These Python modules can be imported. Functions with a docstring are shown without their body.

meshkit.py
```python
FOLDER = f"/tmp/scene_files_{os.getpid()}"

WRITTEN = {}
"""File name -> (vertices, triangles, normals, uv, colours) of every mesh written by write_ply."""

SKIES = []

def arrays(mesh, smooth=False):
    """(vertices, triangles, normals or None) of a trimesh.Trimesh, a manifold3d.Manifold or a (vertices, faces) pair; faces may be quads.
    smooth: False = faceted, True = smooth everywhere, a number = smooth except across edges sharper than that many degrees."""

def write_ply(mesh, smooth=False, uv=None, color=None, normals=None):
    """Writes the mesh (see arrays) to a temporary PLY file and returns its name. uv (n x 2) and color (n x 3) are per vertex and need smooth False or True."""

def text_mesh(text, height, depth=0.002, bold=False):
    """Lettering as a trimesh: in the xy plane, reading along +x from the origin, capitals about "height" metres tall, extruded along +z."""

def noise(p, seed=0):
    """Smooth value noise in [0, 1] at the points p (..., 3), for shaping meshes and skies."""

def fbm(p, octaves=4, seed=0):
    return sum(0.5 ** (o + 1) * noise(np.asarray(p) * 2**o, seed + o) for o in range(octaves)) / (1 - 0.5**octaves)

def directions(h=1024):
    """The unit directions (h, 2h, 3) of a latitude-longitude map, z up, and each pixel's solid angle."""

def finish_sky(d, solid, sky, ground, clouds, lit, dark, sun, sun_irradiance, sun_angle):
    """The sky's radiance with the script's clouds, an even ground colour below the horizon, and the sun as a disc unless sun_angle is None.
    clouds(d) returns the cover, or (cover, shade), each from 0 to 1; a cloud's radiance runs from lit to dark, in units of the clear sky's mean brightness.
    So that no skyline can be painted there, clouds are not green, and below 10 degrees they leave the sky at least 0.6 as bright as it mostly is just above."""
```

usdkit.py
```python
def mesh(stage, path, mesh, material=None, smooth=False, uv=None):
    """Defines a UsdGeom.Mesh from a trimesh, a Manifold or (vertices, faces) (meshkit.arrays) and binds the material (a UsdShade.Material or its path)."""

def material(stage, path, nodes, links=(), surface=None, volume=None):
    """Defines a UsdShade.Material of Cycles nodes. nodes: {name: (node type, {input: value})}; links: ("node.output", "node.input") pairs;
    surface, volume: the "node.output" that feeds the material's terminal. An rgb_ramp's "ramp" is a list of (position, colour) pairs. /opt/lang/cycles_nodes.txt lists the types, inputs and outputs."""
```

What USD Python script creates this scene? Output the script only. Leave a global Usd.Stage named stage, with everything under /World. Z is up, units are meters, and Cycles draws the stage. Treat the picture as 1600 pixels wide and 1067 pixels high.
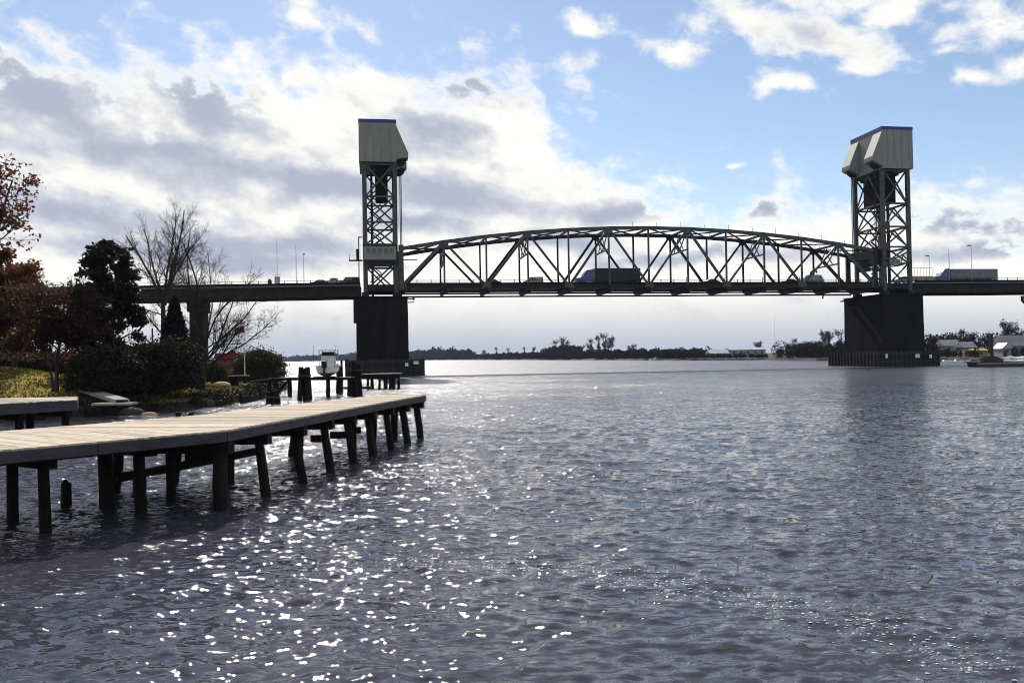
import math, random
import numpy as np, trimesh, shapely
from shapely.geometry import Polygon, LineString
import usdkit, meshkit
from pxr import Usd, UsdGeom, UsdLux, UsdShade, Gf, Sdf

stage = Usd.Stage.CreateInMemory()
UsdGeom.SetStageUpAxis(stage, UsdGeom.Tokens.z)
UsdGeom.SetStageMetersPerUnit(stage, 1.0)
UsdGeom.Xform.Define(stage, '/World')
UsdGeom.Scope.Define(stage, '/World/Looks')

# ------------------------------------------------------------------ camera, sky, sun, exposure
FPX, CAMH = 1331.0, 4.0
PITCH, ROLL = math.radians(1.04), math.radians(0.92)
SUN_AZ, SUN_EL = math.radians(-13.5), math.radians(40.0)
EXPOSURE = 0.2
SKY_STRENGTH = 0.10
SUN_INT = 1.25
cam = UsdGeom.Camera.Define(stage, '/World/camera')
cam.CreateHorizontalApertureAttr(36.0)
cam.CreateVerticalApertureAttr(36.0 * 682 / 1024)
cam.CreateFocalLengthAttr(36.0 * FPX / 1600)
cam.CreateClippingRangeAttr(Gf.Vec2f(0.1, 20000))
cam.CreateExposureAttr(EXPOSURE)
fwd = np.array([0, math.cos(PITCH), math.sin(PITCH)])
rt = np.array([1.0, 0, 0]); upv = np.cross(rt, fwd)
r2 = rt * math.cos(ROLL) - upv * math.sin(ROLL)
u2 = upv * math.cos(ROLL) + rt * math.sin(ROLL)
cam.AddTransformOp().Set(Gf.Matrix4d(*r2, 0, *u2, 0, *(-fwd), 0, 0, 0, CAMH, 1))


def sky_material():
    N, L = {}, []
    def node(name, kind, **inp):
        N[name] = (kind, inp); return name
    cnt = [0]
    def nm(): cnt[0] += 1; return 'k%d' % cnt[0]
    def wire(v, sock):
        if isinstance(v, str): L.append((v, sock)); return None
        return v
    def M(op, a, b=None, c=None, clamp=False):
        n = nm(); inp = {'math_type': op}
        if clamp: inp['use_clamp'] = True
        for k, v in (('value1', a), ('value2', b), ('value3', c)):
            if v is None: continue
            if isinstance(v, str): L.append((v, n + '.' + k))
            else: inp[k] = float(v)
        N[n] = ('math', inp); return n + '.value'
    def ss(v, a, b, t0=0.0, t1=1.0):
        n = nm(); N[n] = ('map_range', {'range_type': 'smoothstep', 'from_min': a, 'from_max': b, 'to_min': t0, 'to_max': t1, 'clamp': True})
        L.append((v, n + '.value')); return n + '.result'
    node('geo', 'texture_coordinate')
    node('sx', 'separate_xyz'); L.append(('geo.generated', 'sx.vector'))
    node('sky', 'sky_texture', sky_type='single_scattering', sun_disc=False, sun_elevation=SUN_EL, sun_rotation=SUN_AZ, altitude=0.0, air_density=1.0, aerosol_density=0.15, ozone_density=1.5)
    az = M('arctan2', 'sx.x', 'sx.y'); el = M('arcsine', 'sx.z')
    # --- cloud bank: its upper boundary as a function of azimuth, and the separate clouds beyond it
    prof = [(-900, 60), (-500, 10), (-200, 30), (0, 22), (120, 34), (200, 50), (330, 66), (440, 60), (520, 62), (640, 68), (760, 62), (825, 72), (858, 130), (872, 200), (1000, 258), (1090, 302), (1150, 280), (1220, 264), (1290, 292), (1345, 296), (1430, 244), (1520, 275), (1600, 290), (1800, 220), (2100, 60)]
    def ang(px, py):
        a = math.atan((px - 800) / FPX); return a, math.atan((557.7 - (px - 800) * .0167 - py) / FPX * math.cos(a))
    pts = [((ang(*p)[0] + 1.0) / 2.0, (ang(*p)[1],) * 3) for p in prof]
    node('ramp', 'rgb_ramp', ramp=pts); L.append((M('multiply_add', az, 0.5, 0.5), 'ramp.fac'))
    node('bnd', 'rgb_to_bw'); L.append(('ramp.color', 'bnd.color'))
    blobs = [(915, 45, 56, 28, .25), (925, 122, 62, 50, .1), (1055, 82, 75, 22, .3), (1160, 25, 130, 38, .05), (1290, 52, 130, 40, .32), (1370, 95, 80, 30, .2), (1235, 131, 70, 20, .15), (1410, 8, 56, 24, 0),
             (1545, 36, 95, 42, 0), (1530, 130, 52, 20, .2), (1600, 95, 26, 28, 0), (1130, 256, 20, 10, 0), (1475, 90, 26, 14, .3), (470, 12, 46, 34, .6), (560, 50, 60, 26, .4), (1460, -70, 220, 55, 0), (900, -110, 240, 60, .2)]
    greys = [(70, 150, 150, 60, .15), (330, 165, 110, 42, .5), (230, 238, 300, 52, .14), (520, 285, 260, 38, .06), (760, 112, 110, 62, -.1), (680, 210, 100, 40, .3), (120, 335, 230, 34, .05), (700, 300, 160, 46, .1), (470, 375, 190, 26, 0),
             (960, 330, 90, 20, .1), (1500, 345, 120, 20, 0), (300, 395, 260, 22, .04), (640, 352, 120, 24, 0), (860, 385, 160, 18, .05), (1180, 330, 120, 16, .05), (1560, 390, 160, 18, 0), (1100, 400, 200, 14, 0)]
    def noise3(name, scale, det, rough, zs, off=0.0, dist=0.3, tilt=0.14):
        node(name + 'v', 'combine_xyz'); L.append((M('add', 'sx.x', off * .5), name + 'v.x')); L.append(('sx.y', name + 'v.y'))
        L.append((M('multiply', M('multiply_add', 'sx.x', tilt, M('add', 'sx.z', off)), zs), name + 'v.z'))
        node(name, 'noise_texture', scale=scale, detail=det, roughness=rough, lacunarity=2.0, distortion=dist); L.append((name + 'v.vector', name + '.vector'))
        return name + '.fac'
    nA = noise3('nA', 6.0, 10.0, .56, 1.9, 0, .12); nB = noise3('nB', 6.0, 10.0, .56, 1.9, .018, .12)
    nC = noise3('nC', 23.0, 8.0, .6, 1.5, 0, .12); nW = noise3('nW', 9.0, 4.0, .5, 1.6, .31)
    # wobble the outlines
    azw = M('add', az, M('multiply_add', nW, .10, -.05)); elw = M('add', el, M('multiply_add', nA, .06, -.03))
    def blobset(lst, k):
        f = None
        for (px, py, rx, ry, rot) in lst:
            a, e = ang(px, py)
            dx = M('subtract', azw, a); dy = M('subtract', elw, e); c, s_ = math.cos(rot), math.sin(rot)
            p = M('multiply_add', dx, c / rx * FPX, M('multiply', dy, -s_ / rx * FPX)); q = M('multiply_add', dx, s_ / ry * FPX, M('multiply', dy, c / ry * FPX))
            r = M('sqrt', M('multiply_add', p, p, M('multiply', q, q)))
            g = M('multiply_add', r, -k, k); f = g if f is None else M('maximum', f, g)
        return f
    bank = M('minimum', M('multiply', M('subtract', 'bnd.val', elw), 12.0), 1.35)
    f0 = M('maximum', M('maximum', bank, blobset(blobs, .8)), ss(el, .40, .56, -2.0, .28))   # broken cloud goes on overhead
    tex = M('multiply_add', nA, 2.0, M('multiply', nC, 2.7))
    d0 = M('add', f0, M('subtract', tex, 2.38))
    alpha = ss(d0, -0.18, 0.80)
    grad = M('multiply', M('subtract', nA, nB), 9.0)
    deep = ss(d0, 0.30, 0.75)
    gb = M('add', M('maximum', blobset(greys, .8), -0.35), M('multiply_add', nC, 1.3, M('multiply_add', nA, 1.5, -1.42)))
    shade = M('multiply', deep, ss(M('subtract', gb, M('multiply', grad, .28)), -0.56, 0.74))
    node('ccol', 'rgb_ramp', ramp=[(0.0, CLOUD[0]), (0.3, CLOUD[1]), (0.7, CLOUD[2]), (1.0, CLOUD[3])]); L.append((shade, 'ccol.fac'))
    node('blue', 'mix_color', blend_type='multiply', fac=1.0, b=SKYTINT, use_clamp=False); L.append(('sky.color', 'blue.a'))
    node('mixc', 'mix_color', blend_type='mix', use_clamp=False); L += [(alpha, 'mixc.fac'), ('blue.result', 'mixc.a'), ('ccol.color', 'mixc.b')]
    node('hz', 'mix_color', blend_type='mix', use_clamp=False, b=HORIZON); L += [('mixc.result', 'hz.a'), (ss(el, 0.0, 0.085, 0.92, 0.0), 'hz.fac')]
    node('bg', 'background_shader', strength=SKY_STRENGTH); L.append(('hz.result', 'bg.color'))
    return usdkit.material(stage, '/World/Looks/sky_look', N, L, surface='bg.background')

# sky radiances before the strength
CLOUD = [(9.4, 9.2, 8.7), (8.4, 8.3, 8.0), (5.7, 5.95, 6.6), (4.0, 4.35, 5.4)]
SKYTINT = (1.14, 1.07, 1.05)
HORIZON = (4.2, 4.55, 5.2)
dome = UsdLux.DomeLight.Define(stage, '/World/sky')
UsdShade.MaterialBindingAPI.Apply(dome.GetPrim()).Bind(sky_material())
dome.GetPrim().SetCustomDataByKey('kind', 'structure')
sun = UsdLux.DistantLight.Define(stage, '/World/sun')
sun.CreateIntensityAttr(SUN_INT); sun.CreateAngleAttr(0.53); sun.CreateNormalizeAttr(True); sun.CreateColorAttr(Gf.Vec3f(1.0, 0.95, 0.87))
sd = np.array([math.sin(SUN_AZ) * math.cos(SUN_EL), math.cos(SUN_AZ) * math.cos(SUN_EL), math.sin(SUN_EL)])
sx_ = np.cross([0, 0, 1.0], sd); sx_ /= np.linalg.norm(sx_); sy_ = np.cross(sd, sx_)
sun.AddTransformOp().Set(Gf.Matrix4d(*sx_, 0, *sy_, 0, *sd, 0, 0, 0, 100, 1))

# ------------------------------------------------------------------ helpers
rnd = random.Random(7); rng = np.random.default_rng(7)
used = {}
def numbered(path):
    k = used.get(path, 0); used[path] = k + 1
    return path if k == 0 else '%s_%03d' % (path, k)

class G:
    """collects triangles"""
    def __init__(self): self.v, self.f, self.n = [], [], 0
    def add(self, v, f):
        v = np.asarray(v, float); f = np.asarray(f, int)
        if f.shape[1] == 4: f = np.vstack([f[:, [0, 1, 2]], f[:, [0, 2, 3]]])
        self.v.append(v); self.f.append(f + self.n); self.n += len(v); return self
    def box(self, x0, x1, y0, y1, z0, z1):
        v = [(x, y, z) for z in (z0, z1) for y in (y0, y1) for x in (x0, x1)]
        return self.add(v, [(0, 2, 3, 1), (4, 5, 7, 6), (0, 1, 5, 4), (2, 6, 7, 3), (0, 4, 6, 2), (1, 3, 7, 5)])
    def bar(self, p, q, w, h, up=(0, 0, 1)):
        p, q = np.array(p, float), np.array(q, float); d = q - p; d /= np.linalg.norm(d)
        u = np.array(up, float)
        if abs(d @ u) > .97: u = np.array([0, 1.0, 0])
        s = np.cross(d, u); s /= np.linalg.norm(s); u = np.cross(s, d)
        v = [b + s * w / 2 * i + u * h / 2 * j for b in (p, q) for j in (-1, 1) for i in (-1, 1)]
        return self.add(v, [(0, 1, 3, 2), (4, 6, 7, 5), (0, 4, 5, 1), (2, 3, 7, 6), (0, 2, 6, 4), (1, 5, 7, 3)])
    def tube(self, p, q, r0, r1=None, n=8, caps=True):
        r1 = r0 if r1 is None else r1
        p, q = np.array(p, float), np.array(q, float); d = q - p; L = np.linalg.norm(d); d = d / L
        a = np.array([1.0, 0, 0]) if abs(d[0]) < .8 else np.array([0, 1.0, 0])
        s = np.cross(d, a); s /= np.linalg.norm(s); u = np.cross(d, s)
        t = np.arange(n) * 2 * math.pi / n
        ring = np.outer(np.cos(t), s) + np.outer(np.sin(t), u)
        v = np.vstack([p + ring * r0, q + ring * r1]); i = np.arange(n); j = (i + 1) % n
        f = [np.stack([i, j, n + j], 1), np.stack([i, n + j, n + i], 1)]
        if caps:
            v = np.vstack([v, p, q]); f += [np.stack([j, i, np.full(n, 2 * n)], 1), np.stack([n + i, n + j, np.full(n, 2 * n + 1)], 1)]
        return self.add(v, np.vstack(f))
    def path(self, pts, r, n=6):
        for a, b in zip(pts[:-1], pts[1:]): self.tube(a, b, r, r, n)
        return self
    def prism(self, prof, a0, a1, axis='y'):
        """profile in (x,z) extruded along y, or (y,z) along x, or (x,y) along z"""
        m = trimesh.creation.extrude_polygon(Polygon(prof).buffer(0), a1 - a0, engine='earcut')
        v = np.array(m.vertices); f = np.array(m.faces)
        if axis == 'y': v = np.stack([v[:, 0], v[:, 2] + a0, v[:, 1]], 1); f = f[:, ::-1]
        elif axis == 'x': v = np.stack([v[:, 2] + a0, v[:, 0], v[:, 1]], 1)
        else: v = np.stack([v[:, 0], v[:, 1], v[:, 2] + a0], 1)
        return self.add(v, f)
    def arrays(self): return np.vstack(self.v), np.vstack(self.f)

def tagp(p, label=None, cat=None, group=None, kind=None):
    for k, v in (('label', label), ('category', cat), ('group', group), ('kind', kind)):
        if v: p.SetCustomDataByKey(k, v)
    return p
def obj(name, g, mat, parent=None, smooth=False, **tags):
    path = numbered((str(parent.GetPath()) if parent else '/World') + '/' + name)
    m = usdkit.mesh(stage, path, g.arrays() if isinstance(g, G) else g, mat, smooth=smooth)
    return tagp(m.GetPrim(), **tags)
def thing(name, label, cat, loc=(0, 0, 0), rotz=0.0, group=None, scale=None, kind=None):
    x = UsdGeom.Xform.Define(stage, numbered('/World/' + name))
    x.AddTranslateOp().Set(Gf.Vec3d(*map(float, loc)))
    if rotz: x.AddRotateZOp().Set(float(rotz))
    if scale: x.AddScaleOp().Set(Gf.Vec3f(*map(float, scale)))
    return tagp(x.GetPrim(), label, cat, group, kind)
def copy(src, name, label, cat, loc, rotz=0.0, scale=None, group=None):
    x = UsdGeom.Xform.Define(stage, numbered('/World/' + name)); p = x.GetPrim()
    p.GetReferences().AddInternalReference(src.GetPath())
    x.ClearXformOpOrder()
    x = UsdGeom.Xformable(p)
    def op(nme, tp, val):
        a = p.CreateAttribute(nme, tp); a.Set(val)
    op('xformOp:translate', Sdf.ValueTypeNames.Double3, Gf.Vec3d(*map(float, loc)))
    op('xformOp:rotateZ', Sdf.ValueTypeNames.Float, float(rotz))
    op('xformOp:scale', Sdf.ValueTypeNames.Float3, Gf.Vec3f(*map(float, scale or (1, 1, 1))))
    p.CreateAttribute('xformOpOrder', Sdf.ValueTypeNames.TokenArray).Set(['xformOp:translate', 'xformOp:rotateZ', 'xformOp:scale'])
    p.SetInstanceable(True)
    return tagp(p, label, cat, group)

def mat(name, c1, c2=None, scale=3.0, rough=0.7, bump=0.0, bscale=None, metallic=0.0, stretch=(1, 1, 1), detail=5.0, lo=.35, hi=.68, spec=0.3, island=False, dist=.02):
    """a principled material: two tones from noise in world space, with fine relief"""
    c2 = c2 or tuple(c * .6 for c in c1)
    N = {'geo': ('geometry', {}), 'map': ('mapping', {'scale': stretch}), 'n': ('noise_texture', {'scale': scale, 'detail': detail, 'roughness': .6}),
         'r': ('rgb_ramp', {'ramp': [(lo, c2), (hi, c1)]}), 'p': ('principled_bsdf', {'roughness': rough, 'metallic': metallic, 'specular_ior_level': spec})}
    L = [('geo.position', 'map.vector'), ('map.vector', 'n.vector'), ('n.fac', 'r.fac')]
    out = 'r.color'
    if island:
        N['i'] = ('map_range', {'from_min': 0.0, 'from_max': 1.0, 'to_min': .72, 'to_max': 1.2}); L.append(('geo.random_per_island', 'i.value'))
        N['cc'] = ('combine_color', {}); L += [('i.result', 'cc.r'), ('i.result', 'cc.g'), ('i.result', 'cc.b')]
        N['mu'] = ('mix_color', {'blend_type': 'multiply', 'fac': 1.0}); L += [('r.color', 'mu.a'), ('cc.color', 'mu.b')]; out = 'mu.result'
    L.append((out, 'p.base_color'))
    if bump:
        N['bn'] = ('noise_texture', {'scale': bscale or scale * 4, 'detail': 4.0}); N['b'] = ('bump', {'strength': bump, 'distance': dist})
        L += [('map.vector', 'bn.vector'), ('bn.fac', 'b.height'), ('b.normal', 'p.normal')]
    return usdkit.material(stage, '/World/Looks/' + name, N, L, surface='p.BSDF')
def leafmat(name, ramp, trans=0.35):
    N = {'geo': ('geometry', {}), 'r': ('rgb_ramp', {'ramp': ramp}), 'd': ('principled_bsdf', {'roughness': .6, 'specular_ior_level': .25}), 't': ('translucent_bsdf', {}), 'm': ('mix_closure', {'fac': trans})}
    L = [('geo.random_per_island', 'r.fac'), ('r.color', 'd.base_color'), ('r.color', 't.color'), ('d.BSDF', 'm.closure1'), ('t.BSDF', 'm.closure2')]
    return usdkit.material(stage, '/World/Looks/' + name, N, L, surface='m.closure')

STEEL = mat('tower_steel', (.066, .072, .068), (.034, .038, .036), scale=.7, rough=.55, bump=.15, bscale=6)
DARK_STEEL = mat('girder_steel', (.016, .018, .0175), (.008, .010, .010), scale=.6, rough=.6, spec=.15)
HOUSE = mat('house_cladding', (.215, .225, .20), (.155, .165, .14), scale=.6, rough=.6, stretch=(3, 3, .3), bump=.2, bscale=5)
BLUE = mat('blue_trim', (.03, .05, .22), (.02, .035, .15), rough=.5)
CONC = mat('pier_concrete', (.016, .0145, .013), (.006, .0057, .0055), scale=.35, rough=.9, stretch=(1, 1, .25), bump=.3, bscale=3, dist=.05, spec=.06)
ROAD = mat('road_deck', (.10, .10, .10), (.06, .06, .06), scale=1)
TIMBER = mat('fender_timber', (.035, .032, .032), (.015, .014, .014), scale=1.2, rough=.85, stretch=(1, 1, .2))
CREO = mat('creosote_timber', (.013, .011, .010), (.005, .0045, .0045), scale=3, rough=.8, stretch=(1, 1, .25), bump=.5, bscale=14, spec=.1)
PLANK = mat('deck_plank', (.53, .425, .315), (.36, .29, .215), scale=2.2, rough=.85, island=False, bump=.3, bscale=20)
PLANK2 = mat('deck_plank_pale', (.59, .475, .355), (.45, .36, .27), scale=2.6, rough=.85, bump=.3, bscale=20)
PLANK3 = mat('deck_plank_dark', (.42, .35, .28), (.29, .24, .195), scale=2.0, rough=.85, bump=.3, bscale=20)
FASCIA = mat('fascia_board', (.05, .047, .056), (.024, .023, .028), scale=1.5, rough=.8, stretch=(1, 1, 4), bump=.3)
WEATH = mat('weathered_wood', (.30, .27, .24), (.18, .16, .145), scale=2.5, rough=.85)
BARK = mat('bark', (.042, .033, .027), (.018, .014, .012), scale=4, rough=.9, stretch=(1, 1, .3))
PBARK = mat('pale_bark', (.13, .11, .095), (.055, .047, .04), scale=2.5, rough=.9)
TWIG = mat('twig', (.06, .045, .038), (.035, .027, .023), scale=2, rough=.9)
WHITE = mat('white_paint', (.75, .75, .73), (.6, .6, .58), scale=2, rough=.4)
PALE = mat('pale_plate', (.62, .63, .64), (.32, .33, .35), scale=3.0, rough=.5, lo=.45, hi=.5)
GREYP = mat('grey_paint', (.30, .31, .33), (.22, .23, .25), scale=1.5, rough=.5)
BLUEP = mat('blue_vehicle_paint', (.04, .07, .22), (.03, .05, .16), rough=.35, spec=.5)
BLACKP = mat('black_paint', (.018, .018, .02), (.012, .012, .014), rough=.45)
TRAILER = mat('dark_trailer_sheet', (.022, .022, .03), (.015, .015, .02), rough=.55)
GTRAILER = mat('grey_trailer_sheet', (.16, .16, .18), (.10, .10, .12), scale=1.2, rough=.55)
RUBBER = mat('rubber', (.02, .02, .02), rough=.85)
GLASS = mat('dark_glass', (.02, .025, .03), rough=.1, spec=.6)
TAN = mat('tan_paint', (.35, .29, .2), (.25, .2, .14), rough=.5)
RED = mat('red_siding', (.12, .012, .018), (.07, .008, .012), scale=1.5, rough=.7)
REDCLOTH = mat('red_cloth', (.24, .03, .045), (.17, .02, .03), scale=3, rough=.8)
ROOFG = mat('grey_roof', (.20, .21, .23), (.14, .15, .165), scale=.5, rough=.5)
ROOFW = mat('white_roof', (.36, .36, .36), (.28, .28, .28), scale=.3, rough=.4)
BUILDG = mat('blue_grey_siding', (.22, .25, .3), (.16, .18, .22), scale=.3, rough=.6)
BUILDW = mat('cream_siding', (.26, .255, .24), (.18, .175, .165), scale=.4, rough=.7)
BUILDY = mat('ochre_siding', (.38, .27, .09), (.28, .2, .07), scale=.4, rough=.7)
RUST = mat('rust', (.05, .028, .019), (.025, .016, .012), scale=1.5, rough=.85)
ROCK = mat('tan_rock', (.42, .31, .2), (.25, .18, .12), scale=1.5, rough=.9, bump=.5)
DROCK = mat('dark_rock', (.05, .042, .035), (.02, .018, .015), scale=2, rough=.9, bump=.5)
LAMPG = mat('galvanised_pole', (.30, .31, .32), (.22, .23, .24), rough=.5, metallic=.3)
L_RUST = leafmat('rust_leaves', [(0, (.10, .042, .018)), (.35, (.24, .105, .032)), (.7, (.40, .19, .045)), (.9, (.46, .27, .06)), (1, (.32, .24, .07))], .55)
L_BROWN = leafmat('brown_leaves', [(0, (.06, .03, .017)), (.5, (.15, .075, .034)), (.85, (.26, .125, .05)), (1, (.38, .21, .06))], .55)
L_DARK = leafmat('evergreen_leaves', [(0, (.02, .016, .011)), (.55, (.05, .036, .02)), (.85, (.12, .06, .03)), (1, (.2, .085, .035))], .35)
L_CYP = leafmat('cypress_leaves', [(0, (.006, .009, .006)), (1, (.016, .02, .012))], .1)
L_HEDGE = leafmat('hedge_leaves', [(0, (.024, .02, .009)), (.5, (.065, .046, .016)), (.8, (.14, .078, .026)), (1, (.22, .115, .035))], .3)
L_OLIVE = leafmat('olive_leaves', [(0, (.04, .042, .012)), (.6, (.10, .09, .025)), (1, (.16, .13, .035))], .35)
L_FAR = leafmat('far_wood', [(0, (.022, .022, .02)), (.6, (.04, .037, .03)), (1, (.07, .058, .045))], .1)
L_GRASS = leafmat('grass_blades', [(0, (.12, .11, .016)), (.5, (.34, .24, .032)), (.85, (.46, .33, .05)), (1, (.44, .21, .04))], .4)

# ------------------------------------------------------------------ the setting: river
def river_material():
    N = {'geo': ('geometry', {}), 'm1': ('mapping', {'scale': (.62, 1.5, 1.0), 'rotation': (0, 0, .16)}),
         'n1': ('noise_texture', {'scale': 5.0, 'detail': 2.5, 'roughness': .55, 'distortion': .2}), 'n3': ('noise_texture', {'scale': .8, 'detail': 3.0, 'roughness': .55}),
         'n2': ('noise_texture', {'scale': .05, 'detail': 4.0, 'roughness': .6}), 'm2': ('mapping', {'scale': (.35, 1.0, 1.0), 'rotation': (0, 0, -.15)}),
         'sx': ('separate_xyz', {}), 'kd': ('map_range', {'from_min': 12.0, 'from_max': 90.0, 'to_min': 1.5, 'to_max': 3.1, 'clamp': True}), 'kd3': ('map_range', {'from_min': 40.0, 'from_max': 200.0, 'to_min': .3, 'to_max': 1.7, 'clamp': True}),
         'gu': ('map_range', {'from_min': .36, 'from_max': .62, 'to_min': .38, 'to_max': 1.3, 'clamp': True}), 'k1': ('math', {'math_type': 'multiply'}),
         'c1': ('vector_math', {'math_type': 'subtract', 'vector2': (.5, .5, .5)}), 'c3': ('vector_math', {'math_type': 'subtract', 'vector2': (.5, .5, .5)}),
         's1': ('vector_math', {'math_type': 'scale'}), 's3': ('vector_math', {'math_type': 'scale'}), 'ad': ('vector_math', {'math_type': 'add'}),
         'fl': ('vector_math', {'math_type': 'multiply', 'vector2': (1.0, 1.0, 0.0)}), 'ad2': ('vector_math', {'math_type': 'add'}), 'nz': ('vector_math', {'math_type': 'normalize'}),
         'rd': ('map_range', {'from_min': 45.0, 'from_max': 220.0, 'to_min': .045, 'to_max': .40, 'clamp': True}),
         'p': ('principled_bsdf', {'base_color': (.036, .0355, .049), 'ior': 1.333, 'specular_ior_level': .5})}
    L = [('geo.position', 'm1.vector'), ('m1.vector', 'n1.vector'), ('m1.vector', 'n3.vector'), ('geo.position', 'm2.vector'), ('m2.vector', 'n2.vector'), ('geo.position', 'sx.vector'),
         ('sx.y', 'kd.value'), ('sx.y', 'rd.value'), ('rd.result', 'p.roughness'), ('sx.y', 'kd3.value'), ('n2.fac', 'gu.value'), ('kd.result', 'k1.value1'), ('gu.result', 'k1.value2'),
         ('n1.color', 'c1.vector1'), ('n3.color', 'c3.vector1'), ('c1.vector', 's1.vector1'), ('k1.value', 's1.scale'), ('c3.vector', 's3.vector1'), ('kd3.result', 's3.scale'),
         ('s1.vector', 'ad.vector1'), ('s3.vector', 'ad.vector2'), ('ad.vector', 'fl.vector1'), ('fl.vector', 'ad2.vector1'), ('geo.normal', 'ad2.vector2'), ('ad2.vector', 'nz.vector1'), ('nz.vector', 'p.normal')]
    return usdkit.material(stage, '/World/Looks/river_water', N, L, surface='p.BSDF')
def build_river():
    fine = np.radians(np.linspace(-41, 41, 760)); coarse = np.radians(np.linspace(41, 319, 60)[1:-1])
    th = np.concatenate([fine, coarse])
    rr = np.concatenate([[1.0, 3.0, 5.0], np.geomspace(7.0, 380, 640), np.geomspace(400, 9000, 50)])
    R, T = np.meshgrid(rr, th, indexing='ij')
    X, Y = R * np.sin(T), R * np.cos(T)
    inside = np.abs(T) < np.radians(41.5)
    dr = np.gradient(rr)[:, None] * np.ones_like(T)
    Z = np.zeros_like(X)
    w = np.random.default_rng(3)
    gust = .92 + .36 * (np.sin(X * .045 + 1.3 * np.sin(Y * .031)) * np.sin(Y * .038 + .9 * np.sin(X * .027)))
    for lam in np.geomspace(.16, 5.0, 84):
        k = 2 * math.pi / lam
        a = math.radians(100 + w.normal(0, 50))
        slope = .041 * (1.0 if lam < .5 else (.5 / lam) ** .85)
        amp = slope / k
        fade = np.clip((lam / np.maximum(dr, R * .0019) - 2.2) / 2.5, 0, 1) * inside
        ph = k * (X * math.cos(a) + Y * math.sin(a)) + w.uniform(0, 6.28)
        s = np.sin(ph + .8 * np.sin(k * .21 * (X * math.cos(a + 1) + Y * math.sin(a + 1)) + w.uniform(0, 6.28)))
        Z += amp * fade * s * gust
    # chop: sharper crests
    Z += .9 * np.abs(Z) * Z / .12 * .25
    nr, nt = X.shape
    i = np.arange(nr - 1)[:, None] * nt; j = np.arange(nt)[None, :]; jn = (j + 1) % nt
    q = np.stack([(i + j), (i + jn), (i + nt + jn), (i + nt + j)], -1).reshape(-1, 4)
    v = np.stack([X.ravel(), Y.ravel(), Z.ravel()], 1)
    f = np.vstack([q[:, [0, 2, 1]], q[:, [0, 3, 2]]])
    c = len(v); v = np.vstack([v, [0, 0, 0]])
    f = np.vstack([f, np.stack([np.full(nt, c), (np.arange(nt) + 1) % nt, np.arange(nt)], 1)])
    # orientation upward
    n = np.cross(v[f[:, 1]] - v[f[:, 0]], v[f[:, 2]] - v[f[:, 0]])
    f[n[:, 2] < 0] = f[n[:, 2] < 0][:, ::-1]
    obj('water', (v, f), river_material(), smooth=True, kind='structure')
    return v
RIVER = build_river()

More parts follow.
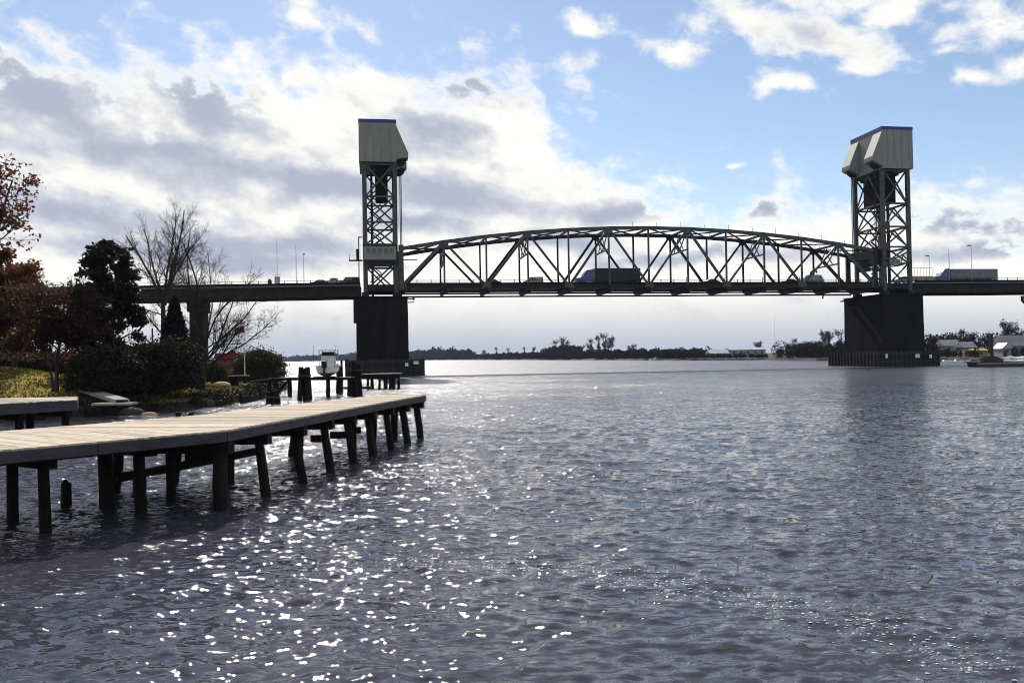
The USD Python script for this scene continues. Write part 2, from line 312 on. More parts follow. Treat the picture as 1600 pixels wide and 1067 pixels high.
def foam():
    """bubbles gathered along a current line, lying on the water's own surface"""
    w = np.random.default_rng(17); m = (RIVER[:, 1] > 8) & (RIVER[:, 1] < 26) & (np.abs(RIVER[:, 0]) < 14); V = RIVER[m]
    line = LineString([(-9, 17.6), (-5, 16.4), (-2, 16.9), (1.2, 15.9), (2.6, 15.0), (4.9, 12.9), (6.2, 10.6), (7.5, 9.2)])
    d = shapely.distance(line, shapely.points(V[:, 0], V[:, 1])); cl = meshkit.fbm(np.stack([V[:, 0] * 1.1, V[:, 1] * 1.6, V[:, 0] * 0], 1))
    dens = np.exp(-(d / .6) ** 2) * np.clip(cl * 5 - .35, 0, 1) * np.clip((V[:, 0] + 4) / 7, 0, 1) * V[:, 1] ** 2
    k = w.choice(len(V), 750, p=dens / dens.sum(), replace=False); g = G()
    for p in V[k]:
        r = w.uniform(.006, .022); n = 6; a = np.arange(n) * 2 * math.pi / n; rr_ = r * w.uniform(.6, 1.3, n)
        ring = np.stack([p[0] + rr_ * np.cos(a) * 1.6, p[1] + rr_ * np.sin(a), np.full(n, p[2] + .004)], 1)
        g.add(np.vstack([ring, p + [0, 0, .004 + r * .5]]), np.stack([np.arange(n), (np.arange(n) + 1) % n, np.full(n, n)], 1))
    tagp(obj('foam', g, mat('foam_bubbles', (.75, .76, .78), (.6, .61, .63), rough=.5)), 'thin line of white foam flecks drifting on the river in the foreground', 'foam', kind='stuff')
foam()

# ------------------------------------------------------------------ the setting: left bank and far shores
LEFT = [(-400, 40), (-120, 50), (-70, 55), (-45, 58), (-34, 63), (-27.5, 71), (-26.5, 84), (-29, 104), (-32, 122), (-46, 150), (-75, 205), (-130, 300), (-400, 420), (-900, 420), (-900, 40)]
LPOLY = Polygon(LEFT); LSHORE = LineString(LEFT[:13])
def bank_z(x, y):
    x, y = np.asarray(x, float), np.asarray(y, float)
    p = shapely.points(x, y); d = shapely.distance(LSHORE, p); ins = shapely.contains_xy(LPOLY, x, y)
    d = np.where(ins, d, -d)
    s = lambda a, b: np.clip((d - a) / (b - a), 0, 1) ** 1.0
    sm = lambda t: t * t * (3 - 2 * t)
    top = 3.1 - 2.3 * sm(np.clip((y - 78) / 22, 0, 1))
    z = -.9 + 1.7 * sm(s(-.6, 1.0)) + top * sm(s(.5, 26))
    P = np.stack([x * .25, y * .25, x * 0], -1).reshape(-1, 3)
    z = z + np.where(d > .3, 1, 0) * .35 * meshkit.fbm(P).reshape(x.shape) * np.clip(d / 4, 0, 1)
    return z
def grid_mesh(xs, ys, zf):
    X, Y = np.meshgrid(xs, ys, indexing='ij'); Z = zf(X, Y)
    nx, ny = X.shape; i = np.arange(nx - 1)[:, None] * ny; j = np.arange(ny - 1)[None]
    q = np.stack([i + j, i + ny + j, i + ny + j + 1, i + j + 1], -1).reshape(-1, 4)
    return np.stack([X.ravel(), Y.ravel(), Z.ravel()], 1), q
def bank_material():
    N = {'geo': ('geometry', {}), 'n': ('noise_texture', {'scale': .35, 'detail': 8.0, 'roughness': .65}), 'n2': ('noise_texture', {'scale': 3.0, 'detail': 5.0}),
         'r': ('rgb_ramp', {'ramp': [(.3, (.05, .036, .014)), (.43, (.16, .125, .025)), (.58, (.33, .235, .04)), (.72, (.30, .15, .04))]}),
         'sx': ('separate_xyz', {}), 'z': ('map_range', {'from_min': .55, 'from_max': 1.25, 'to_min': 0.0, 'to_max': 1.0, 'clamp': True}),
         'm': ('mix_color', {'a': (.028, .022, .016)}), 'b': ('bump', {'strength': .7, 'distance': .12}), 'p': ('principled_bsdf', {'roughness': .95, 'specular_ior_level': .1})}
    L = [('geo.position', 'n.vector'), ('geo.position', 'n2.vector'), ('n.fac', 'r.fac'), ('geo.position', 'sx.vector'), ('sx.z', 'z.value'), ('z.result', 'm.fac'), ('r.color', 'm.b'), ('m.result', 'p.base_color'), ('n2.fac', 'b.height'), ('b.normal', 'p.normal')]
    return usdkit.material(stage, '/World/Looks/river_bank_ground', N, L, surface='p.BSDF')
BANK = bank_material()
xs = np.concatenate([np.linspace(-900, -140, 20), np.linspace(-130, -70, 40), np.linspace(-69, -24, 130)])
ys = np.concatenate([np.linspace(38, 130, 220), np.linspace(133, 440, 70)])
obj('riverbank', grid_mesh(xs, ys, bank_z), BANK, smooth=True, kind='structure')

FAR = [(700, 60), (300, 200), (170, 248), (158, 290), (150, 320), (138, 390), (136, 460), (108, 535), (88, 640), (42, 880), (-40, 1250), (-118, 1580), (-450, 2500), (-900, 3350), (-2400, 3900), (-6000, 4200)]
def far_bank():
    off = np.array([.6, .8]); rows = []
    # resample
    ls = LineString(FAR); pts = np.array([ls.interpolate(t).coords[0] for t in np.concatenate([np.linspace(0, 1500, 120), np.linspace(1520, ls.length, 80)])])
    wob = meshkit.fbm(np.stack([pts[:, 0] * .02, pts[:, 1] * .02, pts[:, 0] * 0], 1))[:, None] * 6
    for d, z in ((-2, -1.0), (1, .4), (5, 1.2), (60, 2.0), (300, 2.6), (3500, 3.0)):
        rows.append(np.hstack([pts + off * d + off * wob, np.full((len(pts), 1), z)]))
    v = np.vstack(rows); n = len(pts); i = np.arange(5)[:, None] * n; j = np.arange(n - 1)[None]
    q = np.stack([i + j, i + j + 1, i + n + j + 1, i + n + j], -1).reshape(-1, 4)
    f = np.vstack([q[:, [0, 1, 2]], q[:, [0, 2, 3]]])
    nn = np.cross(v[f[:, 1]] - v[f[:, 0]], v[f[:, 2]] - v[f[:, 0]]); f[nn[:, 2] < 0] = f[nn[:, 2] < 0][:, ::-1]
    obj('far_shore', (v, f), mat('far_ground', (.03, .027, .018), (.015, .013, .010), scale=.05, rough=.95), smooth=True, kind='structure')
far_bank()

# ------------------------------------------------------------------ haze over the river
def haze():
    m = usdkit.material(stage, '/World/Looks/haze_air', {'v': ('principled_volume', {'color': (.60, .68, 1.0), 'density': HAZE, 'anisotropy': 0.0})}, volume='v.volume')
    obj('haze', G().box(-6500, 6500, -3000, 7500, -3, 75), m, kind='stuff')
HAZE = .000045
if HAZE: haze()

# ------------------------------------------------------------------ the bridge (local frame: x along the road, y away from the viewer, z up)
PSI = 8.97; D0 = 207.3
_n = np.array([-math.sin(math.radians(PSI)), math.cos(math.radians(PSI))]); _t = np.array([math.cos(math.radians(PSI)), math.sin(math.radians(PSI))])
def BW(s, d=0.0, z=0.0):
    p = _n * (D0 + d) + _t * s; return (p[0], p[1], z)
W = 13.0; S0 = 5.95; PL = 10.36; NP = 12; SMID = S0 + PL * 6
DECK = 21.9
def ztop(k): return 30.6 + 5.5 * (1 - ((k - 6) / 6) ** 2)
def lift_span():
    t = thing('lift_span', 'long arched green-grey steel truss span hung between the two bridge towers', 'bridge span', BW(S0), PSI)
    zb = 21.45
    obj('road_deck', G().box(.2, PL * NP - .2, .8, W - .8, 21.3, DECK), ROAD, t)
    for d in (0.0, W):
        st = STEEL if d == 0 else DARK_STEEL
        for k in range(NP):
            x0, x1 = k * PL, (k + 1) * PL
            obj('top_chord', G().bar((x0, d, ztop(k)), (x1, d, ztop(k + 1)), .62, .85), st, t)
            obj('bottom_chord', G().box(x0 + .01, x1 - .01, d - .3, d + .3, zb - .5, zb + .35), DARK_STEEL, t)
            a, b = ((x0, zb), (x1, ztop(k + 1))) if k % 2 == 0 else ((x0, ztop(k)), (x1, zb))
            heavy = k in (0, 11)
            w = .62 if heavy else (.5 if k % 2 == 0 and k < 6 or k % 2 == 1 and k >= 6 else .42)
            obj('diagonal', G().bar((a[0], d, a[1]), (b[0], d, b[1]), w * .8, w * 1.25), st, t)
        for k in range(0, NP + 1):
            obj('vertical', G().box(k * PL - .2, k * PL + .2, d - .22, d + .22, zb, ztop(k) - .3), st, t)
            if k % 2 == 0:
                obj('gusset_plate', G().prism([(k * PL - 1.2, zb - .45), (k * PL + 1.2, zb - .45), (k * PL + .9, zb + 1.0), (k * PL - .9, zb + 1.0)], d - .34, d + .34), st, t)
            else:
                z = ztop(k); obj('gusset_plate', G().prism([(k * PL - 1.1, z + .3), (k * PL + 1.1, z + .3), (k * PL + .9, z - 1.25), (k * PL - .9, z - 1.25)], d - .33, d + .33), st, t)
    for k in range(NP + 1):
        x = k * PL
        obj('floor_beam', G().prism([(-.3, 21.2), (W + .3, 21.2), (W + .3, 20.5), (W - 2, 19.75), (2, 19.75), (-.3, 20.5)], x - .25, x + .25, 'x'), DARK_STEEL, t)
        z = ztop(k)
        if k not in (0, NP): obj('top_strut', G().box(x - .2, x + .2, .3, W - .3, z - .35, z + .15), DARK_STEEL, t)
        if k < NP:
            z1 = ztop(k + 1)
            obj('lateral_brace', G().bar((x, .3, z), (x + PL, W - .3, z1), .3, .3), DARK_STEEL, t)
            obj('lateral_brace', G().bar((x, W - .3, z - .05), (x + PL, .3, z1 - .05), .3, .3), DARK_STEEL, t)
            obj('lower_rail', G().box(x + .01, x + PL - .01, 1.0, 1.35, 19.55, 19.95), DARK_STEEL, t)
            obj('lower_rail', G().box(x + .01, x + PL - .01, W - 1.35, W - 1.0, 19.55, 19.95), DARK_STEEL, t)
            obj('lower_brace', G().bar((x + .3, 1.2, 19.8), (x + 2.2, .1, 21.2), .22, .3), STEEL, t)
        if k % 2 == 1:  # sway frame between the trusses
            zl = z - 5.2
            obj('sway_strut', G().box(x - .14, x + .14, .2, W - .2, zl - .18, zl + .18), STEEL, t)
            m = W / 2
            for (ya, yb) in ((.2, m), (W - .2, m)):
                obj('sway_brace', G().bar((x, ya, z - .5), (x, yb, zl), .22, .26), STEEL, t)
            obj('sway_brace', G().bar((x, W * .22, zl), (x, W * .55, z - .5), .2, .2), STEEL, t)
            obj('sway_brace', G().bar((x, W * .78, zl), (x, W * .45, z - .55), .2, .2), STEEL, t)
    # railings
    for d in (.95, W - .95):
        r = G().box(.2, PL * NP - .2, d - .03, d + .03, 22.95, 23.03).box(.2, PL * NP - .2, d - .02, d + .02, 22.6, 22.65)
        rl = obj('railing', r, DARK_STEEL, t)
        n = 36
        for i in range(n + 1):
            x = .3 + (PL * NP - .6) * i / n
            obj('rail_post', G().box(x - .07, x + .07, d - .06, d + .06, DECK, 23.15 + (.5 if i % 3 == 0 else .05)), DARK_STEEL, rl)
        obj('kerb_parapet', G().box(.2, PL * NP - .2, d - .14, d + .14, DECK, 22.42), CONC, t)
    # bird posts along the right half of both top chords
    for d in (0, W):
        for i, kk in enumerate(np.arange(5.6, 11.9, .62)):
            k0 = int(kk); zz = ztop(k0) + (ztop(k0 + 1) - ztop(k0)) * (kk - k0)
            h = (1.25, 1.0, 1.4, .9)[i % 4]
            obj('chord_post', G().box(kk * PL - .045, kk * PL + .045, d - .045, d + .045, zz + .38, zz + .4 + h), DARK_STEEL, t)
    # hangers to the cables at each end, portal
    for k in (0, NP):
        x = k * PL
        for d in (0, W):
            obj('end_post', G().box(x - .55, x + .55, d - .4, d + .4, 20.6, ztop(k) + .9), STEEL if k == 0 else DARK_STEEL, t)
        obj('portal_girder', G().box(x - .3, x + .3, .4, W - .4, ztop(k) - 1.9, ztop(k) + .5), DARK_STEEL, t)
        sg = 1 if k == 0 else -1
        obj('portal_walkway', G().box(x, x + sg * 4.0, W * .25, W * .3, 28.2, 28.35) if sg > 0 else G().box(x - 4.0, x, W * .25, W * .3, 28.2, 28.35), DARK_STEEL, t)
    x = PL * 10.55
    obj('drain_pipe', G().path([(x + .8, -.1, 19.9), (x + .3, -.2, 19.3), (x, -.2, 18.7), (x - .2, -.25, 17.9)], .2), DARK_STEEL, t)
lift_span()

def tower(label, s0, sg, zt=51.6, zr=61.3):
    """sg = +1: the lift span lies on the +x side. Local origin: outer face of the tower, near plane; x grows towards the span."""
    LX = 8.35
    t = thing('lift_tower', label, 'bridge tower', BW(s0), PSI)
    X = lambda x: x * sg
    def B(g, x0, x1, *r): a, b = sorted((X(x0), X(x1))); return g.box(a, b, *r)
    def bar(p, q, w, h): return G().bar((X(p[0]), p[1], p[2]), (X(q[0]), q[1], q[2]), w, h)
    zb = 19.5
    corners = [(0.5, 0.0), (LX - .5, 0.0), (0.5, W), (LX - .5, W)]
    for i, (x, y) in enumerate(corners):
        obj('leg', B(G(), x - .48, x + .48, y - .42, y + .42, zb, zt), STEEL, t)
        obj('leg_shoe', B(G(), x - .9, x + .9, y - .8, y + .8, zb - .6, zb + .5), DARK_STEEL, t)
    # side faces: panels
    lev = [zb + 1.2, 27.2, 31.6, 37.0, 43.2, zt - .4]
    for y in (0.0, W):
        for a, b in zip(lev[:-1], lev[1:]):
            obj('cross_strut', B(G(), 1.0, LX - 1.0, y - .2, y + .2, b - .22, b + .22), STEEL, t)
            obj('cross_brace', bar((.9, y - .06, a + .1), (LX - .9, y - .06, b - .1), .3, .38), STEEL, t)
            obj('cross_brace', bar((LX - .9, y + .12, a + .1), (.9, y + .12, b - .1), .3, .38), STEEL, t)
    # faces across the road
    lev2 = [31.4, 37.0, 43.2, zt - .4]
    for x in (0.5, LX - .5):
        for a, b in zip(lev2[:-1], lev2[1:]):
            obj('cross_strut', B(G(), x - .2, x + .2, .4, W - .4, a - .25, a + .25), STEEL, t)
            mid = W / 2
            for (ya, za, yb, zb2) in ((.4, a, mid, b), (W - .4, a, mid, b)):
                obj('cross_brace', bar((x, ya, za), (x, yb, zb2), .28, .34), STEEL, t)
    # guide column and stair flights inside the tower
    obj('guide_column', B(G(), 1.9, 2.5, W * .5 - .3, W * .5 + .3, zb, zt), DARK_STEEL, t)
    z = 23.5; k = 0
    while z < 46.5:
        xa, xb = (1.6, 4.4) if k % 2 == 0 else (4.4, 1.6)
        obj('stair_flight', bar((xa, W - 1.6 - .9 * (k % 2), z), (xb, W - 1.6 - .9 * (k % 2), z + 2.2), .8, .18), DARK_STEEL, t)
        z += 2.2; k += 1
    # machinery house
    o0 = -.65
    obj('machinery_house', G().prism([(X(o0), zt), (X(LX - .1), zt), (X(LX - .1), zr), (X(o0), zr)], -1.0, W + 1.0), HOUSE, t)
    h = stage.GetPrimAtPath(str(t.GetPath()) + '/machinery_house')
    obj('roof_trim', B(G(), o0 - .06, LX - .04, -1.06, W + 1.06, zr - .05, zr + .75), BLUE, h)
    for yy in (-1.0, -1.0 + 3.9 + 0.0, ):
        pass
    for (y0, y1) in ((-1.02, 3.0), (W - 3.0, W + 1.02)):
        obj('sheave_hood', G().prism([(X(LX - .08), zr - .6), (X(LX + 2.75), zr - 7.2), (X(LX + 2.75), zr - 8.3), (X(LX - .08), zt + .7)], y0, y1), HOUSE, h)
        yc = (y0 + y1) / 2
        obj('sheave', G().tube((X(LX + .6), yc - .5, zr - 8.4), (X(LX + .6), yc + .5, zr - 8.4), 1.75, n=20), DARK_STEEL, t)
        for q in (-.3, .3):
            obj('lift_cable', G().tube((X(LX + 1.0), yc + q, 31.0), (X(LX + 1.0), yc + q, zt + 1.0), .11, n=6), DARK_STEEL, t)
    for i in range(4):     # cladding ribs, near face
        x = o0 + 1.2 + i * 2.1
        obj('cladding_rib', B(G(), x - .04, x + .04, -1.05, -.995, zt + .1, zr - .1), HOUSE, h)
    # counterweight under the house
    obj('counterweight', B(G(), 3.1, LX - 2.2, 1.4, W - 1.4, 43.6, 50.8), CONC, t)
    obj('counterweight_frame', B(G(), 2.3, LX - 1.5, 1.0, W - 1.0, 50.9, 51.5), DARK_STEEL, t)
    # road through the tower
    obj('road_deck', B(G(), .0, LX + .9, .9, W - .9, 21.25, DECK), ROAD, t)
    for y in (0.0, W):
        obj('base_girder', B(G(), 1.0, LX + .6, y - .35, y + .35, 20.4, 21.9), DARK_STEEL, t)
    return t, X, B, bar, LX
tL = tower('left bridge tower with a windowed control house on its near side', -3.2, 1, 51.4, 60.9)
tR = tower('right bridge tower showing two sloping hoods under a blue roof edge', S0 + PL * 12 + S0 + 3.45 + 1.1, -1, 52.3, 62.7)
def tower_extras():
    t, X, B, bar, LX = tL
    h = obj('control_house', B(G(), .2, LX - .5, -2.0, -.45, 27.7, 31.0), HOUSE, t)
    obj('control_house_roof', B(G(), 0, LX - .3, -2.2, -.4, 31.0, 31.25), DARK_STEEL, h)
    for i in range(5):
        w = obj('window', B(G(), .85 + i * 1.38, 1.75 + i * 1.38, -2.03, -1.9, 29.35, 30.4), GLASS, h)
        obj('sill', B(G(), .8 + i * 1.38, 1.8 + i * 1.38, -2.08, -1.99, 29.2, 29.34), HOUSE, h)
    obj('house_underside', G().prism([(X(.5), 27.7), (X(LX - .7), 27.7), (X(LX - 1.4), 26.1), (X(1.2), 26.1)], -1.9, -.5), DARK_STEEL, t)
    obj('access_platform', B(G(), -3.3, -.1, -.6, .8, 27.6, 27.85), DARK_STEEL, t)
    obj('platform_upright', B(G(), -1.1, -.85, -.1, .1, 23, 33.4), DARK_STEEL, t)
    obj('platform_rail', B(G(), -1.1, -.1, -.1, .1, 33.2, 33.45), DARK_STEEL, t)
    obj('platform_rail', B(G(), -3.3, -3.15, -.6, -.5, 27.8, 29.0), DARK_STEEL, t)
    obj('platform_cabinet', B(G(), -1.6, -.9, -.5, .5, 27.85, 30.4), DARK_STEEL, t)
    obj('end_cabinet', B(G(), LX + .1, LX + 1.3, -.9, .5, 25.6, 31.4), STEEL, t)
    t, X, B, bar, LX = tR
    # curved cross girder with a walkway on the near face
    for y in (-.5, W + .5):
        pts = [(X(.4), 28.0), (X(2.2), 27.0), (X(4.2), 26.5), (X(6.4), 26.3), (X(LX - .4), 26.4)]
        top = [(X(LX - .4), 28.3), (X(4.5), 28.6), (X(.4), 30.6)]
        g = G()
        for a, b in zip(pts[:-1], pts[1:]): g.bar((a[0], y, a[1]), (b[0], y, b[1]), .35, .35)
        for a, b in zip(top[:-1], top[1:]): g.bar((a[0], y, a[1]), (b[0], y, b[1]), .35, .35)
        obj('walkway_truss', g, STEEL, t)
        for (xa, za, xb, zb) in ((1.0, 27.6, 2.6, 29.4), (2.6, 29.4, 3.6, 26.6), (3.6, 26.6, 5.0, 28.6), (5.0, 28.6, 6.6, 26.4)):
            obj('walkway_brace', bar((xa, y, za), (xb, y, zb), .22, .25), STEEL, t)
        obj('walkway_panel', B(G(), 3.6, 6.6, y - .1, y + .1, 26.6, 28.3), HOUSE, t)
    obj('portal_machinery', B(G(), LX - 2.8, LX + .6, 1.2, W - 1.2, 27.4, 31.2), DARK_STEEL, t)
tower_extras()

def approach(label, name, sA, sB, zA, zB, lamps):
    t = thing(name, label, 'bridge span', BW(0), PSI)
    L = sB - sA; zz = lambda s: zA + (zB - zA) * (s - sA) / L
    def slab(s0, s1, y0, y1, lo, hi, m, nm_):
        g = G(); v = []
        for s in (s0, s1):
            for y in (y0, y1):
                for h in (lo, hi): v.append((s, y, zz(s) + h))
        g.add(v, [(0, 1, 3, 2), (4, 6, 7, 5), (0, 4, 5, 1), (2, 3, 7, 6), (0, 2, 6, 4), (1, 5, 7, 3)])
        return obj(nm_, g, m, t)
    slab(sA, sB, -.6, W + .6, -.35, 0, ROAD, 'road_deck')
    step = 21.0; n = max(1, round(L / step))
    for i in range(n):
        a, b = sA + L * i / n, sA + L * (i + 1) / n
        for y in (.3, 4.3, 8.7, W - .3):
            slab(a + .02, b - .02, y - .25, y + .25, -2.7, -.36, DARK_STEEL, 'girder')
        for k in range(4):
            s = a + (b - a) * (k + .5) / 4
            obj('girder_stiffener', G().box(s - .08, s + .08, -.08, .05, zz(s) - 2.6, zz(s) - .4), DARK_STEEL, t)
    for y in (-.45, W + .45):
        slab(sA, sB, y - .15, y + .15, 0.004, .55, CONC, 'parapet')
        r = slab(sA, sB, y - .03, y + .03, 1.02, 1.1, DARK_STEEL, 'railing')
        s = sA + .5
        while s < sB:
            obj('rail_post', G().box(s - .07, s + .07, y - .06, y + .06, zz(s) + .55, zz(s) + 1.18), DARK_STEEL, r); s += 3.0
    return t, zz
aL, zzL = approach('left approach span of dark girders reaching the bridge tower above the shore trees', 'approach_span', -190.0, -3.9, 19.4, DECK, [])
aR, zzR = approach('right approach span of dark girders leaving the picture at the right', 'approach_span', 141.4, 300.0, 22.1, 22.4, [])

def pier(label, s0, s1, y0, y1, ztop_, taper=.02):
    t = thing('bridge_pier', label, 'bridge pier', BW((s0 + s1) / 2, (y0 + y1) / 2), PSI)
    hx, hy = (s1 - s0) / 2, (y1 - y0) / 2; tp = 1 - taper
    g = G(); v = [(x * k, y * k, z) for z, k in ((-1, 1), (ztop_, tp)) for y in (-hy, hy) for x in (-hx, hx)]
    g.add(v, [(0, 2, 3, 1), (4, 5, 7, 6), (0, 1, 5, 4), (2, 6, 7, 3), (0, 4, 6, 2), (1, 3, 7, 5)])
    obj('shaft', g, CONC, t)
    return t, hx, hy
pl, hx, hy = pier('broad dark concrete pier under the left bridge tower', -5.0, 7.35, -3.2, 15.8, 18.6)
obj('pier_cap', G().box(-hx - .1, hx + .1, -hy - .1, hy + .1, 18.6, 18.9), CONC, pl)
obj('cable_box', G().box(-hx - .55, -hx + .3, -hy + .5, -hy + 2.5, 12.6, 18.2), DARK_STEEL, pl)
for z in (18.2, 17.4): obj('light_bracket', G().box(hx, hx + 1.5, -hy + 1.5, -hy + 1.75, z, z + .22), DARK_STEEL, pl)
obj('navigation_light', G().tube((hx + 1.35, -hy + 1.6, 18.0), (hx + 1.35, -hy + 1.6, 18.7), .25, n=8), BLACKP, pl)
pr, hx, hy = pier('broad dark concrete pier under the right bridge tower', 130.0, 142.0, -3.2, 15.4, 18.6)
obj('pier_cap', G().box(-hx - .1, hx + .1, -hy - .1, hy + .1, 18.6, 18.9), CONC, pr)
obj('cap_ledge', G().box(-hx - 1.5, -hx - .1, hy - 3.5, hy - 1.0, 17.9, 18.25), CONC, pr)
pa, hx, hy = pier('narrow dark pier carrying the left approach behind the bare trees', -43.7, -40.5, 2.5, 8.0, 15.8, 0)
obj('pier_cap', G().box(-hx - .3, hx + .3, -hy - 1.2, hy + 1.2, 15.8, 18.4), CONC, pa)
pb, hx, hy = pier('far right approach pier mostly cut off by the picture edge', 185.0, 187.6, 3.0, 10.0, 17.0, 0)
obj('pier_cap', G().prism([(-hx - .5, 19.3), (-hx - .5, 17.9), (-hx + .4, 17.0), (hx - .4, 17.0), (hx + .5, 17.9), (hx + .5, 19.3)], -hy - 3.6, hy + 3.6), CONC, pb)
obj('service_platform', G().box(-hx - 3.2, -hx - .52, hy - 2, hy, 17.6, 17.8), DARK_STEEL, pb)
obj('service_cage', G().box(-hx - 3.0, -hx - 1.2, hy - 1.8, hy - .2, 17.8, 19.0), GREYP, pb)
pier('left approach pier nearest the shore hidden behind the brown trees', -86.0, -82.0, 1.0, 12.0, 18.0, 0)

def fender(label, s0, s1, y0, y1, plates):
    t = thing('pier_fender', label, 'fender', BW((s0 + s1) / 2, (y0 + y1) / 2), PSI)
    hx, hy = (s1 - s0) / 2, (y1 - y0) / 2
    for nm_, a in (('fender_wall', (-hx, hx, -hy, -hy + .5)), ('fender_wall', (-hx, hx, hy - .5, hy)), ('fender_wall', (-hx, -hx + .5, -hy + .51, hy - .51)), ('fender_wall', (hx - .5, hx, -hy + .51, hy - .51))):
        obj(nm_, G().box(*a, -1, 3.75), TIMBER, t)
    n = int(2 * hx / 1.3)
    for i in range(n + 1):
        x = -hx + .25 + (2 * hx - .5) * i / n
        obj('fender_pile', G().tube((x, -hy - .18, -1), (x, -hy - .18, 3.9 + .25 * rnd.random()), .19, n=7), TIMBER, t)
    for sgn in (-1, 1):
        m = int(2 * hy / 1.6)
        for i in range(m + 1):
            y = -hy + .25 + (2 * hy - .5) * i / m
            obj('fender_pile', G().tube((sgn * (hx + .18), y, -1), (sgn * (hx + .18), y, 3.8 + .3 * rnd.random()), .19, n=7), TIMBER, t)
    for z in (1.0, 3.0): obj('wale', G().box(-hx - .3, hx + .3, -hy - .52, -hy - .37, z, z + .3), TIMBER, t)
    for (x, z, w, h) in plates:
        p = obj('sign_plate', G().box(x - w / 2, x + w / 2, -hy - .62, -hy - .56, z - h / 2, z + h / 2), PALE, t)
        obj('sign_frame', G().box(x - w / 2 - .1, x + w / 2 + .1, -hy - .56, -hy - .5, z - h / 2 - .1, z + h / 2 + .1), BLACKP, p)
fender('low timber fender round the left pier with two pale plates', -7.2, 10.6, -5.2, 17.8, [(5.0, 2.6, .75, .85), (7.2, 3.0, 1.15, .8)])
fender('low timber fender round the right pier with three pale plates', 126.6, 144.6, -5.2, 17.8, [(-6.3, 2.7, .7, 1.1), (2.4, 2.6, 1.3, .9), (6.1, 2.4, .8, .95)])

# ------------------------------------------------------------------ street lights and masts on the road
def pole(name, label, cat, s, d, z, h, head, thick=.09):
    t = thing(name, label, cat, BW(s, d, z), PSI)
    obj('pole', G().tube((0, 0, 0), (0, 0, h), thick, thick * .6, 6), LAMPG, t)
    if head:
        obj('arm', G().tube((0, 0, h - .05), (0, 1.0, h + .15), .06, .05, 6), LAMPG, t)
        obj('lamp_head', G().box(-.3, .3, .3, 1.3, h + .1, h + .32), GREYP, t)
    obj('base_plate', G().box(-.2, .2, -.2, .2, -.02, .08), LAMPG, t)
def s_at(px): return D0 * math.tan(math.atan((px - 800) / FPX) + math.radians(PSI))
pole('street_lamp', 'lamp post with a pale head, nearest the left bridge tower', 'street lamp', s_at(476), 0, zzL(s_at(476)), 7.4, True)
pole('mast', 'headless grey mast close left of the pale-headed lamp on the left approach', 'mast', s_at(464), 0, zzL(s_at(464)), 9.6, False)
pole('mast', 'tall thin mast rising from the equipment cabinet on the left approach', 'mast', s_at(434), 0.3, zzL(s_at(434)) + 2.2, 9.0, False, .06)
pole('street_lamp', 'shorter lamp post just right of the right tower', 'street lamp', s_at(1455), 0, zzR(150), 7.0, True)
pole('mast', 'headless mast behind the cab of the grey lorry right of the tower', 'mast', s_at(1486), 0, zzR(150), 8.9, False)
pole('street_lamp', 'taller lamp post behind the grey trailer at the far right', 'street lamp', s_at(1521), 0, zzR(160), 9.8, True)
t = thing('equipment_cabinet', 'small grey cabinet with a rail standing on the left approach parapet', 'cabinet', BW(s_at(434.5), -.3, zzL(s_at(434))), PSI)
obj('cabinet_body', G().box(-.6, .6, -.3, .4, .55, 2.2), GREYP, t)
obj('cabinet_legs', G().box(-.5, .5, -.2, .3, .0, .55), DARK_STEEL, t)
obj('cabinet_rail', G().box(-.75, .75, -.35, -.3, 2.6, 2.7).box(-.75, -.7, -.35, -.3, 2.2, 2.6).box(.7, .75, -.35, -.3, 2.2, 2.6), DARK_STEEL, t)
t = thing('traffic_barrel', 'dark waist-high barrel on the road left of the grey cabinet', 'barrel', BW(s_at(422), .4, zzL(s_at(422))), PSI)
obj('barrel_body', G().tube((0, 0, 0), (0, 0, 1.5), .5, .42, 10), BLACKP, t); obj('barrel_lid', G().tube((0, 0, 1.5), (0, 0, 1.75), .3, .2, 10), DARK_STEEL, t)

# ------------------------------------------------------------------ vehicles on the bridge (x backwards, cab towards -x)
def wheels(t, xs, w, r=.5):
    for x in xs:
        for y in (0.0, w - .28):
            wh = obj('wheel', G().tube((x, y, r), (x, y + .28, r), r, n=14), RUBBER, t)
            yy = y - .015 if y == 0 else y + .295
            obj('hub', G().tube((x, yy, r), (x, yy + (-.01 if y == 0 else .01), r), r * .5, n=10), GREYP, wh)
def lorry(label, s, d, z, cabm, trm, trl, trh):
    t = thing('lorry', label, 'lorry', BW(s, d, z), PSI)
    obj('cab', G().prism([(0, .6), (.1, 1.7), (1.7, 1.95), (2.2, 2.9), (2.9, 3.75), (4.4, 3.95), (4.4, .6)], .05, 2.45), cabm, t)
    obj('windscreen', G().prism([(1.75, 2.02), (2.2, 2.87), (2.26, 2.85), (1.82, 2.0)], .2, 2.3), GLASS, t)
    obj('side_window', G().box(2.5, 3.3, .02, .06, 2.05, 2.75), GLASS, t)
    obj('chassis', G().box(.3, 5.4 + trl, .8, 1.7, .55, .95), BLACKP, t)
    obj('fuel_tank', G().tube((2.9, .3, .75), (4.2, .3, .75), .32, n=10), LAMPG, t)
    tr = obj('trailer', G().box(5.0, 5.0 + trl, .0, 2.55, 1.1, trh), trm, t)
    for i in range(int(trl / 1.4)):
        x = 5.6 + i * 1.4; obj('trailer_rib', G().box(x - .04, x + .04, -.03, .005, 1.15, trh - .1), trm, tr)
    obj('mudflap', G().box(4.7 + trl, 4.75 + trl, .1, .6, .3, 1.05), BLACKP, t)
    wheels(t, [1.1, 3.7, 4.6, 3.0 + trl, 4.1 + trl], 2.5)
    return t
lorry('blue-cabbed lorry with a near-black trailer inside the truss span', s_at(905), 2.3, DECK + .004, BLUEP, TRAILER, 11.9, 4.25)
